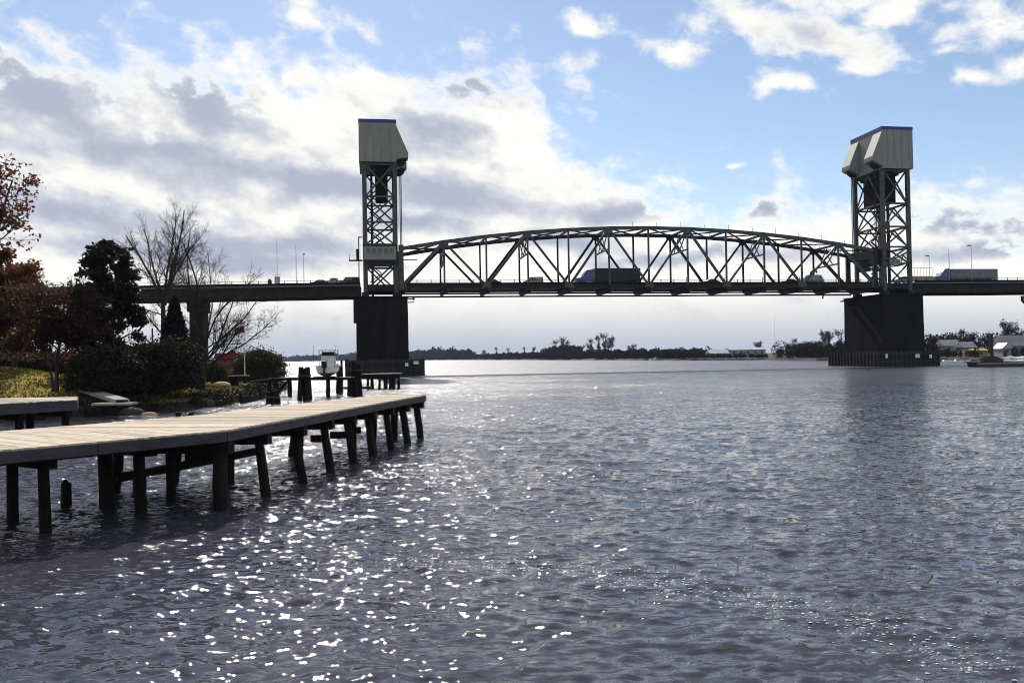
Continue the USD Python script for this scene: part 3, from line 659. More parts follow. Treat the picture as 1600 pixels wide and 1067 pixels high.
lorry('lorry with a grey ribbed trailer on the right approach beyond the tower', s_at(1469), 1.4, zzR(155), BLUEP, GTRAILER, 13.8, 3.75)
def car(label, s, d, z, paint, kind='car', flip=False, name='car'):
    t = thing(name, label, kind, BW(s, d, z), PSI)
    if kind == 'van':
        prof = [(0, .35), (0, 1.0), (.9, 1.25), (1.5, 2.0), (4.8, 2.05), (4.9, .35)]
    elif kind == 'pickup':
        prof = [(0, .4), (0, 1.05), (1.4, 1.15), (2.0, 1.85), (3.3, 1.85), (3.5, 1.2), (5.4, 1.2), (5.4, .4)]
    else:
        prof = [(0, .35), (0, .75), (1.1, .95), (1.9, 1.45), (3.2, 1.47), (4.0, 1.0), (4.5, .9), (4.5, .35)]
    obj('body', G().prism(prof, 0, 1.75), paint, t)
    if kind == 'car':
        obj('side_window', G().prism([(1.4, .98), (2.0, 1.38), (3.1, 1.4), (3.7, 1.0)], -.012, .004), GLASS, t)
    else:
        obj('side_window', G().prism([(1.3, 1.3), (1.75, 1.8), (3.0, 1.8), (3.0, 1.3)], -.012, .004), GLASS, t)
    obj('bumper', G().box(-.08, .02, .1, 1.65, .4, .62), BLACKP, t)
    wheels(t, [.9, prof[-1][0] - .95], 1.75, .34)
    return t
car('dark car between the truss diagonals, first vehicle right of the left tower', s_at(757), 2.2, DECK + .004, BLACKP)
car('small tan van half hidden by a truss upright left of the blue lorry', s_at(823), 2.2, DECK + .004, TAN, 'van', name='van')
car('dark car on the span well right of the lorry', s_at(1106), 2.2, DECK + .004, BLACKP)
car('dark car near the right end of the lift span', s_at(1230), 2.2, DECK + .004, BLACKP)
car('dark car at the tail of the queue on the left approach', s_at(484), 1.0, zzL(s_at(484)), BLACKP)
car('grey pickup in the middle of the queue left of the tower', s_at(506), 1.0, zzL(s_at(506)), GREYP, 'pickup', name='pickup')
car('dark van in the queue beside the left tower', s_at(531), 1.0, zzL(s_at(531)), BLACKP, 'van', name='van')
car('pale pickup half hidden by the right tower leg', s_at(1408), 1.5, DECK + .1, GREYP, 'pickup', name='pickup')
t = thing('boom_truck', 'grey work truck with an arched boom near the right end of the span', 'truck', BW(s_at(1264), 1.8, DECK + .004), PSI)
obj('body', G().prism([(0, .6), (.1, 1.7), (1.2, 2.4), (2.4, 2.5), (2.5, .6)], 0, 2.2), GREYP, t)
obj('cab', G().prism([(3.7, .5), (3.7, 2.5), (4.9, 2.4), (5.4, 1.5), (5.5, .5)], 0, 2.2), GREYP, t)
obj('cab_window', G().prism([(4.2, 1.5), (4.2, 2.2), (4.75, 2.15), (5.1, 1.5)], -.012, .004), GLASS, t)
obj('bed', G().box(.1, 5.3, .2, 2.0, .5, .8), BLACKP, t)
obj('boom', G().path([(2.2, 1.1, 2.3), (2.6, 1.1, 3.3), (3.2, 1.1, 3.9), (3.9, 1.1, 3.7), (4.3, 1.1, 3.1)], .22), BLACKP, t)
wheels(t, [.9, 4.5], 2.2, .45)
t = thing('road_barrier', 'low tan works barrier with a mesh panel, on the road right of the tower', 'barrier', BW(s_at(1428), -.1, zzR(145)), PSI)
obj('barrier_block', G().box(0, 6.0, 0, .5, .56, 1.7), TAN, t)
g = G()
for i in range(8): g.box(i * .85 - .02, i * .85 + .02, .2, .26, 1.7, 4.0)
g.box(-.02, 6.0, .2, .26, 3.9, 4.0)
obj('mesh_panel', g, DARK_STEEL, t)

# ------------------------------------------------------------------ the foreground dock
def wobble_pile(p, q, r, seed, n=11, seg=6):
    w = np.random.default_rng(seed); p, q = np.array(p, float), np.array(q, float)
    t = np.linspace(0, 1, seg + 1); a = np.arange(n) * 2 * math.pi / n
    v = []
    lob = 1 + .08 * w.normal(size=n)
    for i, tt in enumerate(t):
        c = p + (q - p) * tt + np.array([*(w.normal(size=2) * r * .05), 0])
        rr_ = r * (1.08 - .16 * tt) * lob * (1 + .03 * w.normal(size=n))
        v.append(np.stack([c[0] + rr_ * np.cos(a), c[1] + rr_ * np.sin(a), np.full(n, c[2])], 1))
    v = np.vstack(v + [p[None], q[None]])
    f = []
    for i in range(seg):
        for k in range(n):
            k2 = (k + 1) % n; f += [(i * n + k, i * n + k2, (i + 1) * n + k2), (i * n + k, (i + 1) * n + k2, (i + 1) * n + k)]
    m = seg * n
    for k in range(n): f += [(m + k, m + (k + 1) % n, len(v) - 1), ((k + 1) % n, k, len(v) - 2)]
    return v, np.array(f)

ZD = 2.15
F0, F1, F2 = np.array([-14.2, 14.85]), np.array([-7.75, 23.0]), np.array([-4.45, 43.3])
B0, B1, B2 = np.array([-20.2, 16.7]), np.array([-11.2, 29.2]), np.array([-6.75, 44.6])
def dock():
    t = thing('wooden_dock', 'long bare plank dock on dark piles in the foreground', 'dock')
    C = np.array([-14.6, 23.6])
    # two deck areas: walkway from the left, and the long arm
    walk = Polygon([F0, F1, C, B0]); arm = Polygon([F1, F2, B2, B1, C])
    pm = [PLANK, PLANK2, PLANK3]; w = np.random.default_rng(5)
    for poly, a, b, side in ((walk, F0, F1, 1), (arm, F1, F2, 1)):
        d = (b - a) / np.linalg.norm(b - a); nrm = np.array([-d[1], d[0]]); x = -8.0; L = np.linalg.norm(b - a) + 4
        while x < L:
            wd = .145; p0 = a + d * x; p1 = a + d * (x + wd - .008)
            st = Polygon([p0 - nrm * 1, p1 - nrm * 1, p1 + nrm * 14, p0 + nrm * 14]).intersection(poly)
            x += wd
            for pg in getattr(st, 'geoms', [st]):
                if pg.is_empty or pg.geom_type != 'Polygon' or pg.area < .02: continue
                dz = w.normal(0, .0035)
                obj('plank', G().prism(list(pg.exterior.coords)[:-1], ZD - .04 + dz, ZD + dz, 'z'), pm[w.integers(3)], t)
    # fascia boards along the front edges, in lengths, and along the end and back
    def boards(a, b, n, out):
        d = (b - a) / n; u = d / np.linalg.norm(d); nr = np.array([u[1], -u[0]]) * out
        for i in range(n):
            p, q = a + d * i + u * .01 + nr * .03, a + d * (i + 1) - u * .01 + nr * .03
            obj('fascia_board', G().bar((*p, ZD - .175), (*q, ZD - .175), .05, .26), FASCIA, t)
            obj('rim_joist', G().bar((*(p - nr * .12), ZD - .2), (*(q - nr * .12), ZD - .2), .09, .3), CREO, t)
    boards(F0, F1, 3, 1); boards(F1, F2, 5, 1); boards(F2, B2, 1, 1); boards(B2, B1, 4, 1); boards(B1, C, 2, 1); boards(C, B0, 3, 1)
    # joists under the arm and the walkway
    for k in (.25, .5, .75):
        a, b = F1 + (C - F1) * k, F2 + (B2 - F2) * k
        obj('joist', G().bar((*a, ZD - .2), (*b, ZD - .2), .09, .28), CREO, t)
        a, b = F0 + (B0 - F0) * k, F1 + (C - F1) * k
        obj('joist', G().bar((*a, ZD - .2), (*b, ZD - .2), .09, .28), CREO, t)
    # bents under the arm: cap beam, a front pile leaning out and a back pile
    ts = [.005, .12, .25, .37, .485, .605, .725, .845, .965]
    u = (F2 - F1) / np.linalg.norm(F2 - F1); nr = np.array([-u[1], u[0]])
    for i, k in enumerate(ts):
        f = F1 + (F2 - F1) * k + nr * .25
        wdt = np.interp(k, [0, 1], [4.9, 2.0])
        b = f + nr * wdt
        obj('pile_cap', G().bar((*(f - nr * .35), ZD - .48), (*(b + nr * .3), ZD - .48), .3, .3), CREO, t)
        lean = .42 if i else .0
        bot = f + np.array([lean, -.15 if i else 0]) + rng.normal(0, .05, 2)
        obj('pile', wobble_pile((*bot, -1.2), (*(f + u * 0), ZD - .6), .165 + (.05 if i == 0 else 0) + .015 * rng.normal(), 20 + i), CREO, t)
        if i in (1, 2, 3, 5):
            bb = b + np.array([-.35, .1])
            obj('pile', wobble_pile((*bb, -1.2), (*b, ZD - .6), .17, 40 + i), CREO, t)
        if i in (2, 4, 6, 7, 8):
            mm = (f * .45 + b * .55)
            obj('pile', wobble_pile((*(mm + rng.normal(0, .15, 2)), -1.2), (*mm, ZD - .6), .17, 60 + i), CREO, t)
    # walkway bents
    u2 = (F1 - F0) / np.linalg.norm(F1 - F0); nr2 = np.array([-u2[1], u2[0]])
    for i, (px, depth, r) in enumerate(((66, 20.4, .135), (215, 22.9, .145), )):
        x = (px - 800) / FPX * depth
        obj('pile', wobble_pile((x + .09, depth, -1.2), (x, depth, ZD - .35), r, 80 + i), CREO, t)
    for i, (px, depth, r) in enumerate(((18, 21.8, .135), (162, 23.9, .195), (264, 24.6, .14))):
        x = (px - 800) / FPX * depth
        obj('pile', wobble_pile((x + .04, depth, -1.2), (x, depth, ZD - .35), r, 90 + i), CREO, t)
    obj('pile_cap', G().bar((-13.4, 21.9, ZD - .48), (-10.95, 20.2, ZD - .48), .3, .3), CREO, t)
    obj('pile_cap', G().bar((-12.0, 24.2, ZD - .48), (-9.6, 22.7, ZD - .48), .3, .3), CREO, t)
    for (px, py, dp) in ((497, 690, 36), (527, 695, 37.5), (551, 685, 40)):      # short braces between the piles
        x = (px - 800) / FPX * dp
        obj('brace_block', G().box(x - .35, x + .35, dp - .1, dp + .1, .55, .85), CREO, t)
dock()
t = thing('broken_pile', 'short rotten pile stump standing in water before the dock walkway', 'pile', ((103 - 800) / FPX * 24.3, 24.3, 0))
obj('stump', wobble_pile((0, 0, -1), (-.02, 0, .62), .16, 5, seg=4), CREO, t); obj('splintered_top', G().tube((-.05, 0, .6), (-.06, .02, .72), .1, .05, 7), CREO, t)
t = thing('fallen_beam', 'fallen timber beam slanting under the dock out of the water', 'beam', (-12.1, 26.0, 0))
obj('beam', G().bar((0, 0, .5), (3.4, 2.9, .95), .2, .24), CREO, t)
obj('split_end', G().bar((-.25, -.15, .62), (.9, .85, .62), .2, .12), CREO, t)
obj('prop', G().tube((.5, .45, -.8), (.5, .45, .4), .2, n=9), CREO, t)
obj('prop', G().tube((2.6, 2.3, -.8), (2.6, 2.3, .6), .14, n=9), CREO, t)
obj('collapsed_boards', G().box(1.5, 2.4, 1.5, 2.4, .8, 1.35), CREO, t)
for (px, lab) in ((277, 'left one of two tiny pile stumps showing behind the dock'), (297, 'right one of two tiny pile stumps showing behind the dock')):
    dp = 60.0; t = thing('broken_pile', lab, 'pile', ((px - 800) / FPX * dp, dp, 0))
    obj('stump', wobble_pile((0, 0, -1), (.03, 0, .5), .2, px, seg=3), CREO, t)

# second dock at the left edge
def side_dock():
    t = thing('wooden_dock', 'second pale-topped dock at the left edge in front of the lawn', 'dock')
    z = 2.15
    a0, a1, b1, b0 = np.array([-28.5, 35.5]), np.array([-22.6, 44.2]), np.array([-24.6, 48.2]), np.array([-36, 47.5])
    poly = Polygon([a0, a1, b1, b0]); d = (a1 - a0) / np.linalg.norm(a1 - a0); nrm = np.array([-d[1], d[0]]); w = np.random.default_rng(9)
    x = -9.0
    while x < 14:
        p0, p1 = a0 + d * x, a0 + d * (x + .182); x += .19
        st = Polygon([p0 - nrm * 1, p1 - nrm * 1, p1 + nrm * 20, p0 + nrm * 20]).intersection(poly)
        if st.is_empty or st.geom_type != 'Polygon' or st.area < .02: continue
        dz = w.normal(0, .004); obj('plank', G().prism(list(st.exterior.coords)[:-1], z - .04 + dz, z + dz, 'z'), (WEATH, PLANK2, PLANK)[w.integers(3)], t)
    obj('fascia_board', G().bar((*a0, z - .3), (*(a1 + d * .02), z - .3), .06, .5), FASCIA, t)
    obj('fascia_board', G().bar((*a1, z - .3), (*b1, z - .3), .06, .5), FASCIA, t)
    for k in (.15, .5, .85):
        p, q = a0 + (b0 - a0) * k, a1 + (b1 - a1) * k; obj('joist', G().bar((*p, z - .22), (*q, z - .22), .1, .3), CREO, t)
    for i, k in enumerate((.3, .55, .75, .97)):
        f = a0 + (a1 - a0) * k + nrm * .5; b = f + nrm * 3.6
        obj('pile_cap', G().bar((*(f - nrm * .3), z - .72), (*b, z - .72), .3, .3), CREO, t)
        obj('pile', wobble_pile((*f, -1.2), (*f, z - .8), .2, 200 + i), CREO, t); obj('pile', wobble_pile((*b, -1.2), (*b, z - .8), .2, 210 + i), CREO, t)
side_dock()

# ------------------------------------------------------------------ boat lift dock in the middle distance
def P(px, depth): return (px - 800) / FPX * depth
def boat_dock():
    t = thing('boat_dock', 'narrow dark walkway with a ramp running out to the boat lift', 'dock')
    A = np.array([P(398, 100), 100.0]); Bp = np.array([P(438, 95), 95.0]); Cp = np.array([P(556, 94), 94.0])
    def deck(p, q, z0, z1, w, n):
        p, q = np.array(p), np.array(q)
        for i in range(n):
            a, b = p + (q - p) * i / n, p + (q - p) * (i + .96) / n
            obj('plank', G().bar((*a, z0 + (z1 - z0) * i / n), (*b, z0 + (z1 - z0) * (i + .96) / n), w, .06), WEATH, t)
        d = (q - p) / np.linalg.norm(q - p); nr = np.array([-d[1], d[0]])
        for s in (-1, 1): obj('stringer', G().bar((*(p + nr * s * w * .45), z0 - .16), (*(q + nr * s * w * .45), z1 - .16), .12, .26), CREO, t)
    deck(A, Bp, 1.65, 2.1, 1.4, 16); deck(Bp, Cp, 2.1, 2.05, 1.3, 36)
    for i, (px, dp, zt) in enumerate(((420, 95.5, 1.9), (430, 94.5, 1.9), (452, 95, 1.9), (512, 93.4, 2.0), (545, 94, 2.0))):
        x = P(px, dp); obj('pile', wobble_pile((x, dp, -1), (x, dp, zt), .24, 300 + i), CREO, t)
    obj('knee_brace', G().bar((P(432, 94.5), 94.5, .4), (P(450, 95), 95, 1.8), .2, .25), CREO, t)
    obj('lift_beam', G().box(P(490, 93), P(524, 93), 92.2, 92.5, 1.9, 2.15), CREO, t)
    obj('lift_beam', G().box(P(490, 96), P(524, 96), 95.8, 96.1, 1.9, 2.15), CREO, t)
boat_dock()
def dolphin(label, px, dp, top, n, spread, seed, r=.24):
    t = thing('mooring_piles', label, 'pile', (P(px, dp), dp, 0)); w = np.random.default_rng(seed)
    for i in range(n):
        a = i * 2 * math.pi / n + w.uniform(0, .5); q = np.array([math.cos(a), math.sin(a)])
        rr_ = spread if n > 1 else 0
        obj('pile', wobble_pile((*(q * rr_ * 1.35), -1), (*(q * rr_ * .8), top - w.uniform(0, .45) * (n > 1)), r, seed * 10 + i), CREO, t)
    if n > 1: obj('lashing', G().tube((0, 0, top - 1.0), (0, 0, top - .8), spread + r + .02, n=12), RUST, t)
dolphin('stout dark pile cluster standing left of the boat, in front of the walkway', 475, 86, 3.35, 5, .42, 31)
dolphin('low thick pile cluster where the ramp meets the boat walkway', 425, 80, 1.5, 4, .42, 32)
dolphin('single thick pile close right of the boat', 529, 101, 3.3, 1, 0, 33, .36)
dolphin('slender tall post behind the pile right of the boat', 533, 110, 3.9, 1, 0, 34, .17)
dolphin('leaning pile cluster at the left end of the small platform', 556, 94, 3.7, 4, .36, 35, .22)
def small_platform():
    t = thing('platform_dock', 'small pale-topped platform on many piles before the left pier', 'dock', (0, 0, 0))
    x0, x1, y0, y1, z = P(562, 113), P(623, 113), 113.0, 116.5, 2.05
    n = 24
    for i in range(n): obj('plank', G().box(x0 + (x1 - x0) * i / n, x0 + (x1 - x0) * (i + .95) / n, y0, y1, z - .06, z + .004 * (i % 3)), WEATH, t)
    obj('fascia_board', G().box(x0 - .05, x1 + .05, y0 - .08, y0 - .01, z - .45, z - .03), CREO, t)
    obj('pile_cap', G().box(x0, x1, y0 + .1, y0 + .4, z - .7, z - .08), CREO, t)
    for i, px in enumerate((574, 581, 592, 602, 609, 614, 622)):
        obj('pile', wobble_pile((P(px, 113.3), 113.3, -1), (P(px, 113.3), 113.3, z - .1), .17 + .05 * (i % 2), 400 + i), CREO, t)
        if i % 2: obj('pile', wobble_pile((P(px - 1, 116), 116, -1), (P(px - 1, 116), 116, z - .1), .2, 420 + i), CREO, t)
    obj('waterline_brace', G().box(P(536, 108), P(580, 108), 107.8, 108.1, .25, .55), CREO, t)
small_platform()
def motor_boat():
    dp = 92.5; t = thing('motor_boat', 'white motor boat seen from its stern, raised on the boat lift', 'boat', (P(507, dp), dp, 2.15))
    st = [(0.0, 1.0, .55), (1.5, 1.1, .5), (3.4, .95, .35), (4.8, .5, .15), (5.6, .06, -.02)]   # y, half width, chine
    v, f = [], []
    for (y, hw, ch) in st:
        k = (1 - min(1, y / 6)) ; zk = .0 + max(0, y - 3) * .18
        v += [(-hw, y, 1.15 + y * .05), (-hw * .86, y, .5 + zk), (0, y, zk + .02), (hw * .86, y, .5 + zk), (hw, y, 1.15 + y * .05)]
    for i in range(len(st) - 1):
        for j in range(4): a = i * 5 + j; f.append((a, a + 5, a + 6, a + 1))
    g = G().add(v, f); g.add(v[:5] + [(0, 0, 1.12)], [(0, 1, 5), (1, 2, 5), (2, 3, 5), (3, 4, 5)])
    g.add([(-.98, .1, 1.0), (.98, .1, 1.0), (.9, 3.4, 1.1), (-.9, 3.4, 1.1)], [(0, 1, 2, 3)])
    obj('hull', g, WHITE, t)
    obj('bottom_paint', G().prism([(-.84, .44), (0, -.03), (.84, .44)], -.03, 2.4), BLACKP, t)
    obj('rub_rail', G().box(-1.12, -1.0, 0, 3.4, 1.12, 1.22).box(1.0, 1.12, 0, 3.4, 1.12, 1.22), GREYP, t)
    obj('console', G().prism([(1.3, 1.1), (1.5, 2.3), (2.4, 2.2), (2.6, 1.1)], -.72, .72, 'x'), WHITE, t)
    obj('windscreen', G().prism([(1.6, 2.3), (1.8, 2.75), (1.86, 2.75), (1.7, 2.3)], -.68, .68, 'x'), GLASS, t)
    c = obj('canopy', G().box(-.95, .95, .9, 3.0, 2.86, 2.95), WHITE, t)
    for x in (-.85, .85):
        for y in (1.1, 2.8): obj('canopy_post', G().tube((x, y, 1.1), (x, y, 2.86), .04, n=6), LAMPG, t)
    m = obj('outboard_motor', G().prism([(-.5, 1.1), (-.55, 1.75), (-.1, 1.85), (.1, 1.2), (-.1, 1.0)], -.24, .24, 'x'), BLACKP, t)
    obj('motor_leg', G().prism([(-.35, 1.1), (-.1, 1.1), (-.2, .0), (-.5, -.1)], -.1, .1, 'x'), BLACKP, m)
    for x in (-1.35, 1.05): obj('rod', G().tube((x, .8, 1.1), (x - .05, .7, 3.4), .02, n=5), BLACKP, t)
motor_boat()

# ------------------------------------------------------------------ trees
def unit(v): return v / np.linalg.norm(v)
class Tree:
    def __init__(self, seed): self.w = np.random.default_rng(seed); self.seg = []; self.tips = []
    def branch(self, p, d, L, r, lev, P):
        w = self.w; n = P['nseg'][lev]; p = np.array(p, float); d = unit(np.array(d, float))
        ch = P['kids'][lev] if lev < len(P['kids']) else 0
        start = P['start'][lev]; pos = np.sort(w.uniform(start, 1.0, ch)) if ch else []
        ki = 0; az = w.uniform(0, 6.28)
        for i in range(n):
            d = unit(d + w.normal(0, P['wob'][lev], 3) + np.array([0, 0, P['up'][lev]]))
            q = p + d * L / n; r1 = r * (1 - .62 * (i + 1) / n) if lev else r * (1 - .45 * (i + 1) / n)
            r0 = r * (1 - .62 * i / n) if lev else r * (1 - .45 * i / n)
            self.seg.append((p, q, r0, r1, lev))
            while ki < ch and pos[ki] <= (i + 1) / n + 1e-9:
                f = (pos[ki] * n - i); b = p + (q - p) * min(1, max(0, f)); az += 2.4 + w.normal(0, .5)
                a = np.cross(d, [0.3, .2, 1.0]); a = unit(a); c = np.cross(d, a)
                ang = math.radians(P['ang'][lev] + w.normal(0, 9))
                nd = d * math.cos(ang) + (a * math.cos(az) + c * math.sin(az)) * math.sin(ang)
                if 'bias' in P: nd = nd + np.array(P['bias']) * .35
                LL = L * P['len'][lev] * w.uniform(.7, 1.15) * (1.15 - .55 * pos[ki])
                self.branch(b, nd, LL, max(.008, (r0 + (r1 - r0) * f) * P['rad'][lev]), lev + 1, P); ki += 1
            p = q
        self.tips.append((p, lev))
        if lev == 0 and P.get('fork'):
            for k in range(P['fork']):
                a = w.uniform(0, 6.28) if k else az; ang = math.radians(w.uniform(14, 34))
                nd = d * math.cos(ang) + np.array([math.cos(a + k * 2.2), math.sin(a + k * 2.2), 0]) * math.sin(ang)
                self.branch(p, nd, L * P.get('forklen', .7) * w.uniform(.85, 1.1), r * .5, 1, P)
    def wood(self):
        g = G()
        for p, q, a, b, lev in self.seg: g.tube(p, q, a, b, (9, 6, 5, 3, 3, 3)[lev], caps=False)
        return g
    def pts(self, minlev): return np.array([(p + q) / 2 for p, q, a, b, lev in self.seg if lev >= minlev] + [p for p, lev in self.tips if lev >= minlev])
def leaves(centers, size, w, elong=1.5):
    """folded leaf faces (4 triangles' worth of two quads) at the given points"""
    n = len(centers); s = size * w.uniform(.6, 1.3, n)[:, None]
    a = w.normal(size=(n, 3)); a /= np.linalg.norm(a, axis=1)[:, None]
    b = np.cross(a, w.normal(size=(n, 3))); b /= np.linalg.norm(b, axis=1)[:, None]
    c = np.cross(a, b)
    v = np.stack([centers - a * s * elong * .5, centers + b * s * .5 + c * s * .18, centers + a * s * elong * .5, centers - b * s * .5 + c * s * .18], 1).reshape(-1, 3)
    i = np.arange(n)[:, None] * 4
    f = np.vstack([i + np.array([0, 1, 2]), i + np.array([0, 2, 3])])
    return v, f
PB = dict(nseg=[5, 5, 4, 3, 2], kids=[7, 7, 6, 5], start=[.35, .2, .15, .15, 0], wob=[.05, .13, .16, .2, .2], up=[.03, .05, .03, .02, 0], ang=[45, 42, 42, 40, 40], len=[.75, .55, .5, .5], rad=[.5, .55, .55, .6])
def tree(name, label, cat, base, seed, H, r, Pm, leaf=None, nleaf=0, lsize=.2, sig=.3, minlev=2, bark=None, fixed=None, lean=(0, 0, 1), group=None, keep=None, zsquash=1.0):
    t = thing(name, label, cat, base, group=group); T = Tree(seed)
    T.branch((0, 0, -.4), lean, H, r, 0, Pm)
    if fixed: fixed(T)
    obj('trunk', T.wood(), bark or BARK, t)
    if nleaf:
        pts = T.pts(minlev); w = np.random.default_rng(seed + 1)
        if keep is not None: pts = pts[keep(pts)]
        # clumps: some twigs carry many leaves, others few
        wt = w.gamma(.7, 1.0, len(pts)); idx = w.choice(len(pts), nleaf, p=wt / wt.sum())
        c = pts[idx] + w.normal(0, sig, (nleaf, 3)) * np.array([1, 1, .8])
        obj('crown', leaves(c, lsize, w), leaf, t)
    return t, T
def ground(x, y): return float(bank_z(np.array([x]), np.array([y]))[0])
def gbase(px, dp): x = P(px, dp); return (x, dp, ground(x, dp))

# tall half-bare tree at the left edge
tree('autumn_tree', 'tall half-bare tree with rust leaves at the left edge', 'tree', gbase(-22, 78), 11, 9.4, .34,
     dict(PB, kids=[5, 8, 7, 6], fork=4, forklen=1.05, up=[.04, .05, .05, .02, 0], ang=[42, 40, 40, 40, 40], len=[.8, .5, .5, .5]), L_RUST, 9500, .27, .28, 3)
tree('autumn_tree', 'broad brown-leaved tree filling the left edge below the half-bare tree', 'tree', gbase(22, 84), 12, 5.4, .3, dict(PB, fork=3, forklen=.8, kids=[9, 7, 6, 5], start=[.2, .15, .1, .1, 0]), L_RUST, 8500, .24, .36, 3, keep=lambda p: p[:, 2] > 3.6)
tree('autumn_tree', 'brown tree with two-stemmed trunk on the lawn, bare twigs on top', 'tree', gbase(88, 71), 13, 4.8, .19, dict(PB, fork=4, forklen=1.1, kids=[7, 8, 7, 5], start=[.5, .15, .1, .1, 0], up=[.02, .07, .06, .02, 0], len=[.8, .5, .5, .5]), L_BROWN, 8500, .22, .34, 3, lean=(.03, 0, 1),
     keep=lambda p: (p[:, 2] < 8.6) & (p[:, 2] > 3.4), fixed=lambda T: T.branch((-.35, .1, -.4), (.04, 0, 1), 3.4, .13, 1, dict(PB, start=[.5, .6, .2, .2, 0])))
tree('autumn_tree', 'dark brown tree between the lawn tree and the magnolia', 'tree', gbase(132, 82), 14, 4.6, .2, dict(PB, fork=3, forklen=.75, kids=[8, 7, 6, 5], start=[.2, .15, .1, .1, 0]), L_BROWN, 7500, .24, .36, 3, keep=lambda p: p[:, 2] > 2.6)
def magnolia():
    bx = gbase(167, 76); w = np.random.default_rng(15); t = thing('magnolia_tree', 'dark large-leaved evergreen with a lumpy domed top beside the bare tree', 'tree', bx); H = 14.6 - bx[2]
    T = Tree(15); T.branch((0, 0, -.4), (0, 0, 1), H * .86, .25, 0, dict(PB, kids=[26, 6, 4], start=[.1, .3, .3, .1, 0], ang=[64, 42, 42, 40, 40], len=[.3, .45, .4, .5], nseg=[8, 4, 3, 2, 2])); C = []
    for i in range(112):
        h = w.uniform(.06, 1) ** .85; rr_ = 2.75 * math.sin(min(1.0, .25 + h * 1.35) * math.pi / 2) * (1 - max(0, h - .45) ** 2 / .32) ** .5 if h < .99 else .2
        a = w.uniform(0, 6.28); k = w.uniform(.45, 1.08); c = np.array([rr_ * k * math.cos(a), rr_ * k * math.sin(a), h * H])
        m = int(w.uniform(50, 150)); C.append(c + w.normal(0, 1, (m, 3)) * np.array([.27, .27, .2]))
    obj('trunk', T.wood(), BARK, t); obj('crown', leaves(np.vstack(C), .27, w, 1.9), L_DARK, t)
magnolia()
# bare trees
def fan(T, p0, n, L, r, spread, P, dirx=0.0):
    w = T.w
    for k in range(n):
        q = (k + .5) / n; x = (q - .5) * 2 * spread + dirx + w.normal(0, .05); y = w.normal(0, .28)
        T.branch(np.array(p0) + np.array([0, 0, w.uniform(-.8, .3)]), (x, y, 1.0), L * w.uniform(.82, 1.12) * (1.08 - .35 * abs(x)), r * w.uniform(.7, 1.1), 1, P)
PT = dict(PB, kids=[0, 10, 9, 7], start=[0, .16, .1, .08, 0], nseg=[5, 7, 5, 3, 2], wob=[.03, .09, .13, .2, .25], up=[.02, .045, .04, .02, 0], ang=[50, 34, 38, 42, 40], len=[.7, .42, .5, .5], rad=[.5, .5, .6, .7])
tree('bare_tree', 'tallest bare tree with fine spreading twigs, above the dark cypress', 'tree', gbase(257, 93), 21, 9.6, .40, dict(PT, kids=[4, 10, 9, 7], start=[.6, .16, .1, .08, 0], ang=[62, 34, 38, 42, 40], len=[.5, .42, .5, .5], rad=[.33, .5, .6, .7], wob=[.02, .09, .13, .2, .25]), bark=BARK,
     fixed=lambda T: fan(T, (.1, 0, 9.6), 7, 10.2, .15, .58, PT))
tree('bare_tree', 'spreading bare tree by the water with long branches reaching right', 'tree', gbase(316, 86), 23, 5.2, .27, dict(PT, kids=[5, 9, 8, 7], start=[.55, .2, .12, .1, 0], len=[.9, .45, .5, .5]), bark=BARK,
     fixed=lambda T: [fan(T, (.0, 0, 4.6), 3, 9.8, .12, .3, PT, .1)] + [T.branch((.05, 0, z), d, L, .11, 1, dict(PT, up=[0, .018, .02, .02, 0])) for z, d, L in ((1.8, (1.0, -.2, .45), 6.8), (2.2, (1.0, .25, .62), 8.2), (2.6, (.85, .3, .8), 9.0), (3.0, (.6, -.3, .9), 9.4), (3.4, (.35, .2, 1.0), 9.4), (2.9, (-.35, .2, 1.0), 8.6), (2.4, (-.75, -.2, .75), 6.4))])
# slim columnar cypress
def shell_leaves(fn, n, size, w, depth=.35):
    return leaves(np.array([fn(w) for _ in range(n)]), size, w)
def cypress():
    b = gbase(273, 82); t = thing('cypress_tree', 'slim black-green columnar cypress in front of the bare tree trunk', 'tree', b); w = np.random.default_rng(41); H = 10.3 - b[2]
    def fn(w):
        h = w.uniform(.02, 1) ; r = 1.12 * (math.sin(min(1, h * 2.2 + .25) * math.pi / 2)) * (1 - h ** 3.2) ** .8 * w.uniform(.7, 1.2); a = w.uniform(0, 6.28); r *= 1 + .22 * math.sin(a * 3 + h * 19) * math.sin(h * 31 + a)
        return (r * math.cos(a), r * math.sin(a), h * H + w.normal(0, .06))
    obj('trunk', G().tube((0, 0, -.3), (0, 0, H * .8), .16, .05, 7), BARK, t)
    prof = [(0.02, .05)] + [(max(.05, .95 * math.sin(min(1, h * 2.2 + .25) * math.pi / 2) * (1 - h ** 3.2) ** .8), h * H) for h in np.linspace(.02, .97, 14)] + [(.0, H * .97)]
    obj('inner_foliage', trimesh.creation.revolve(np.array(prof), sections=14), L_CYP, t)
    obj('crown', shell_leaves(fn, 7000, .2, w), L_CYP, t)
cypress()
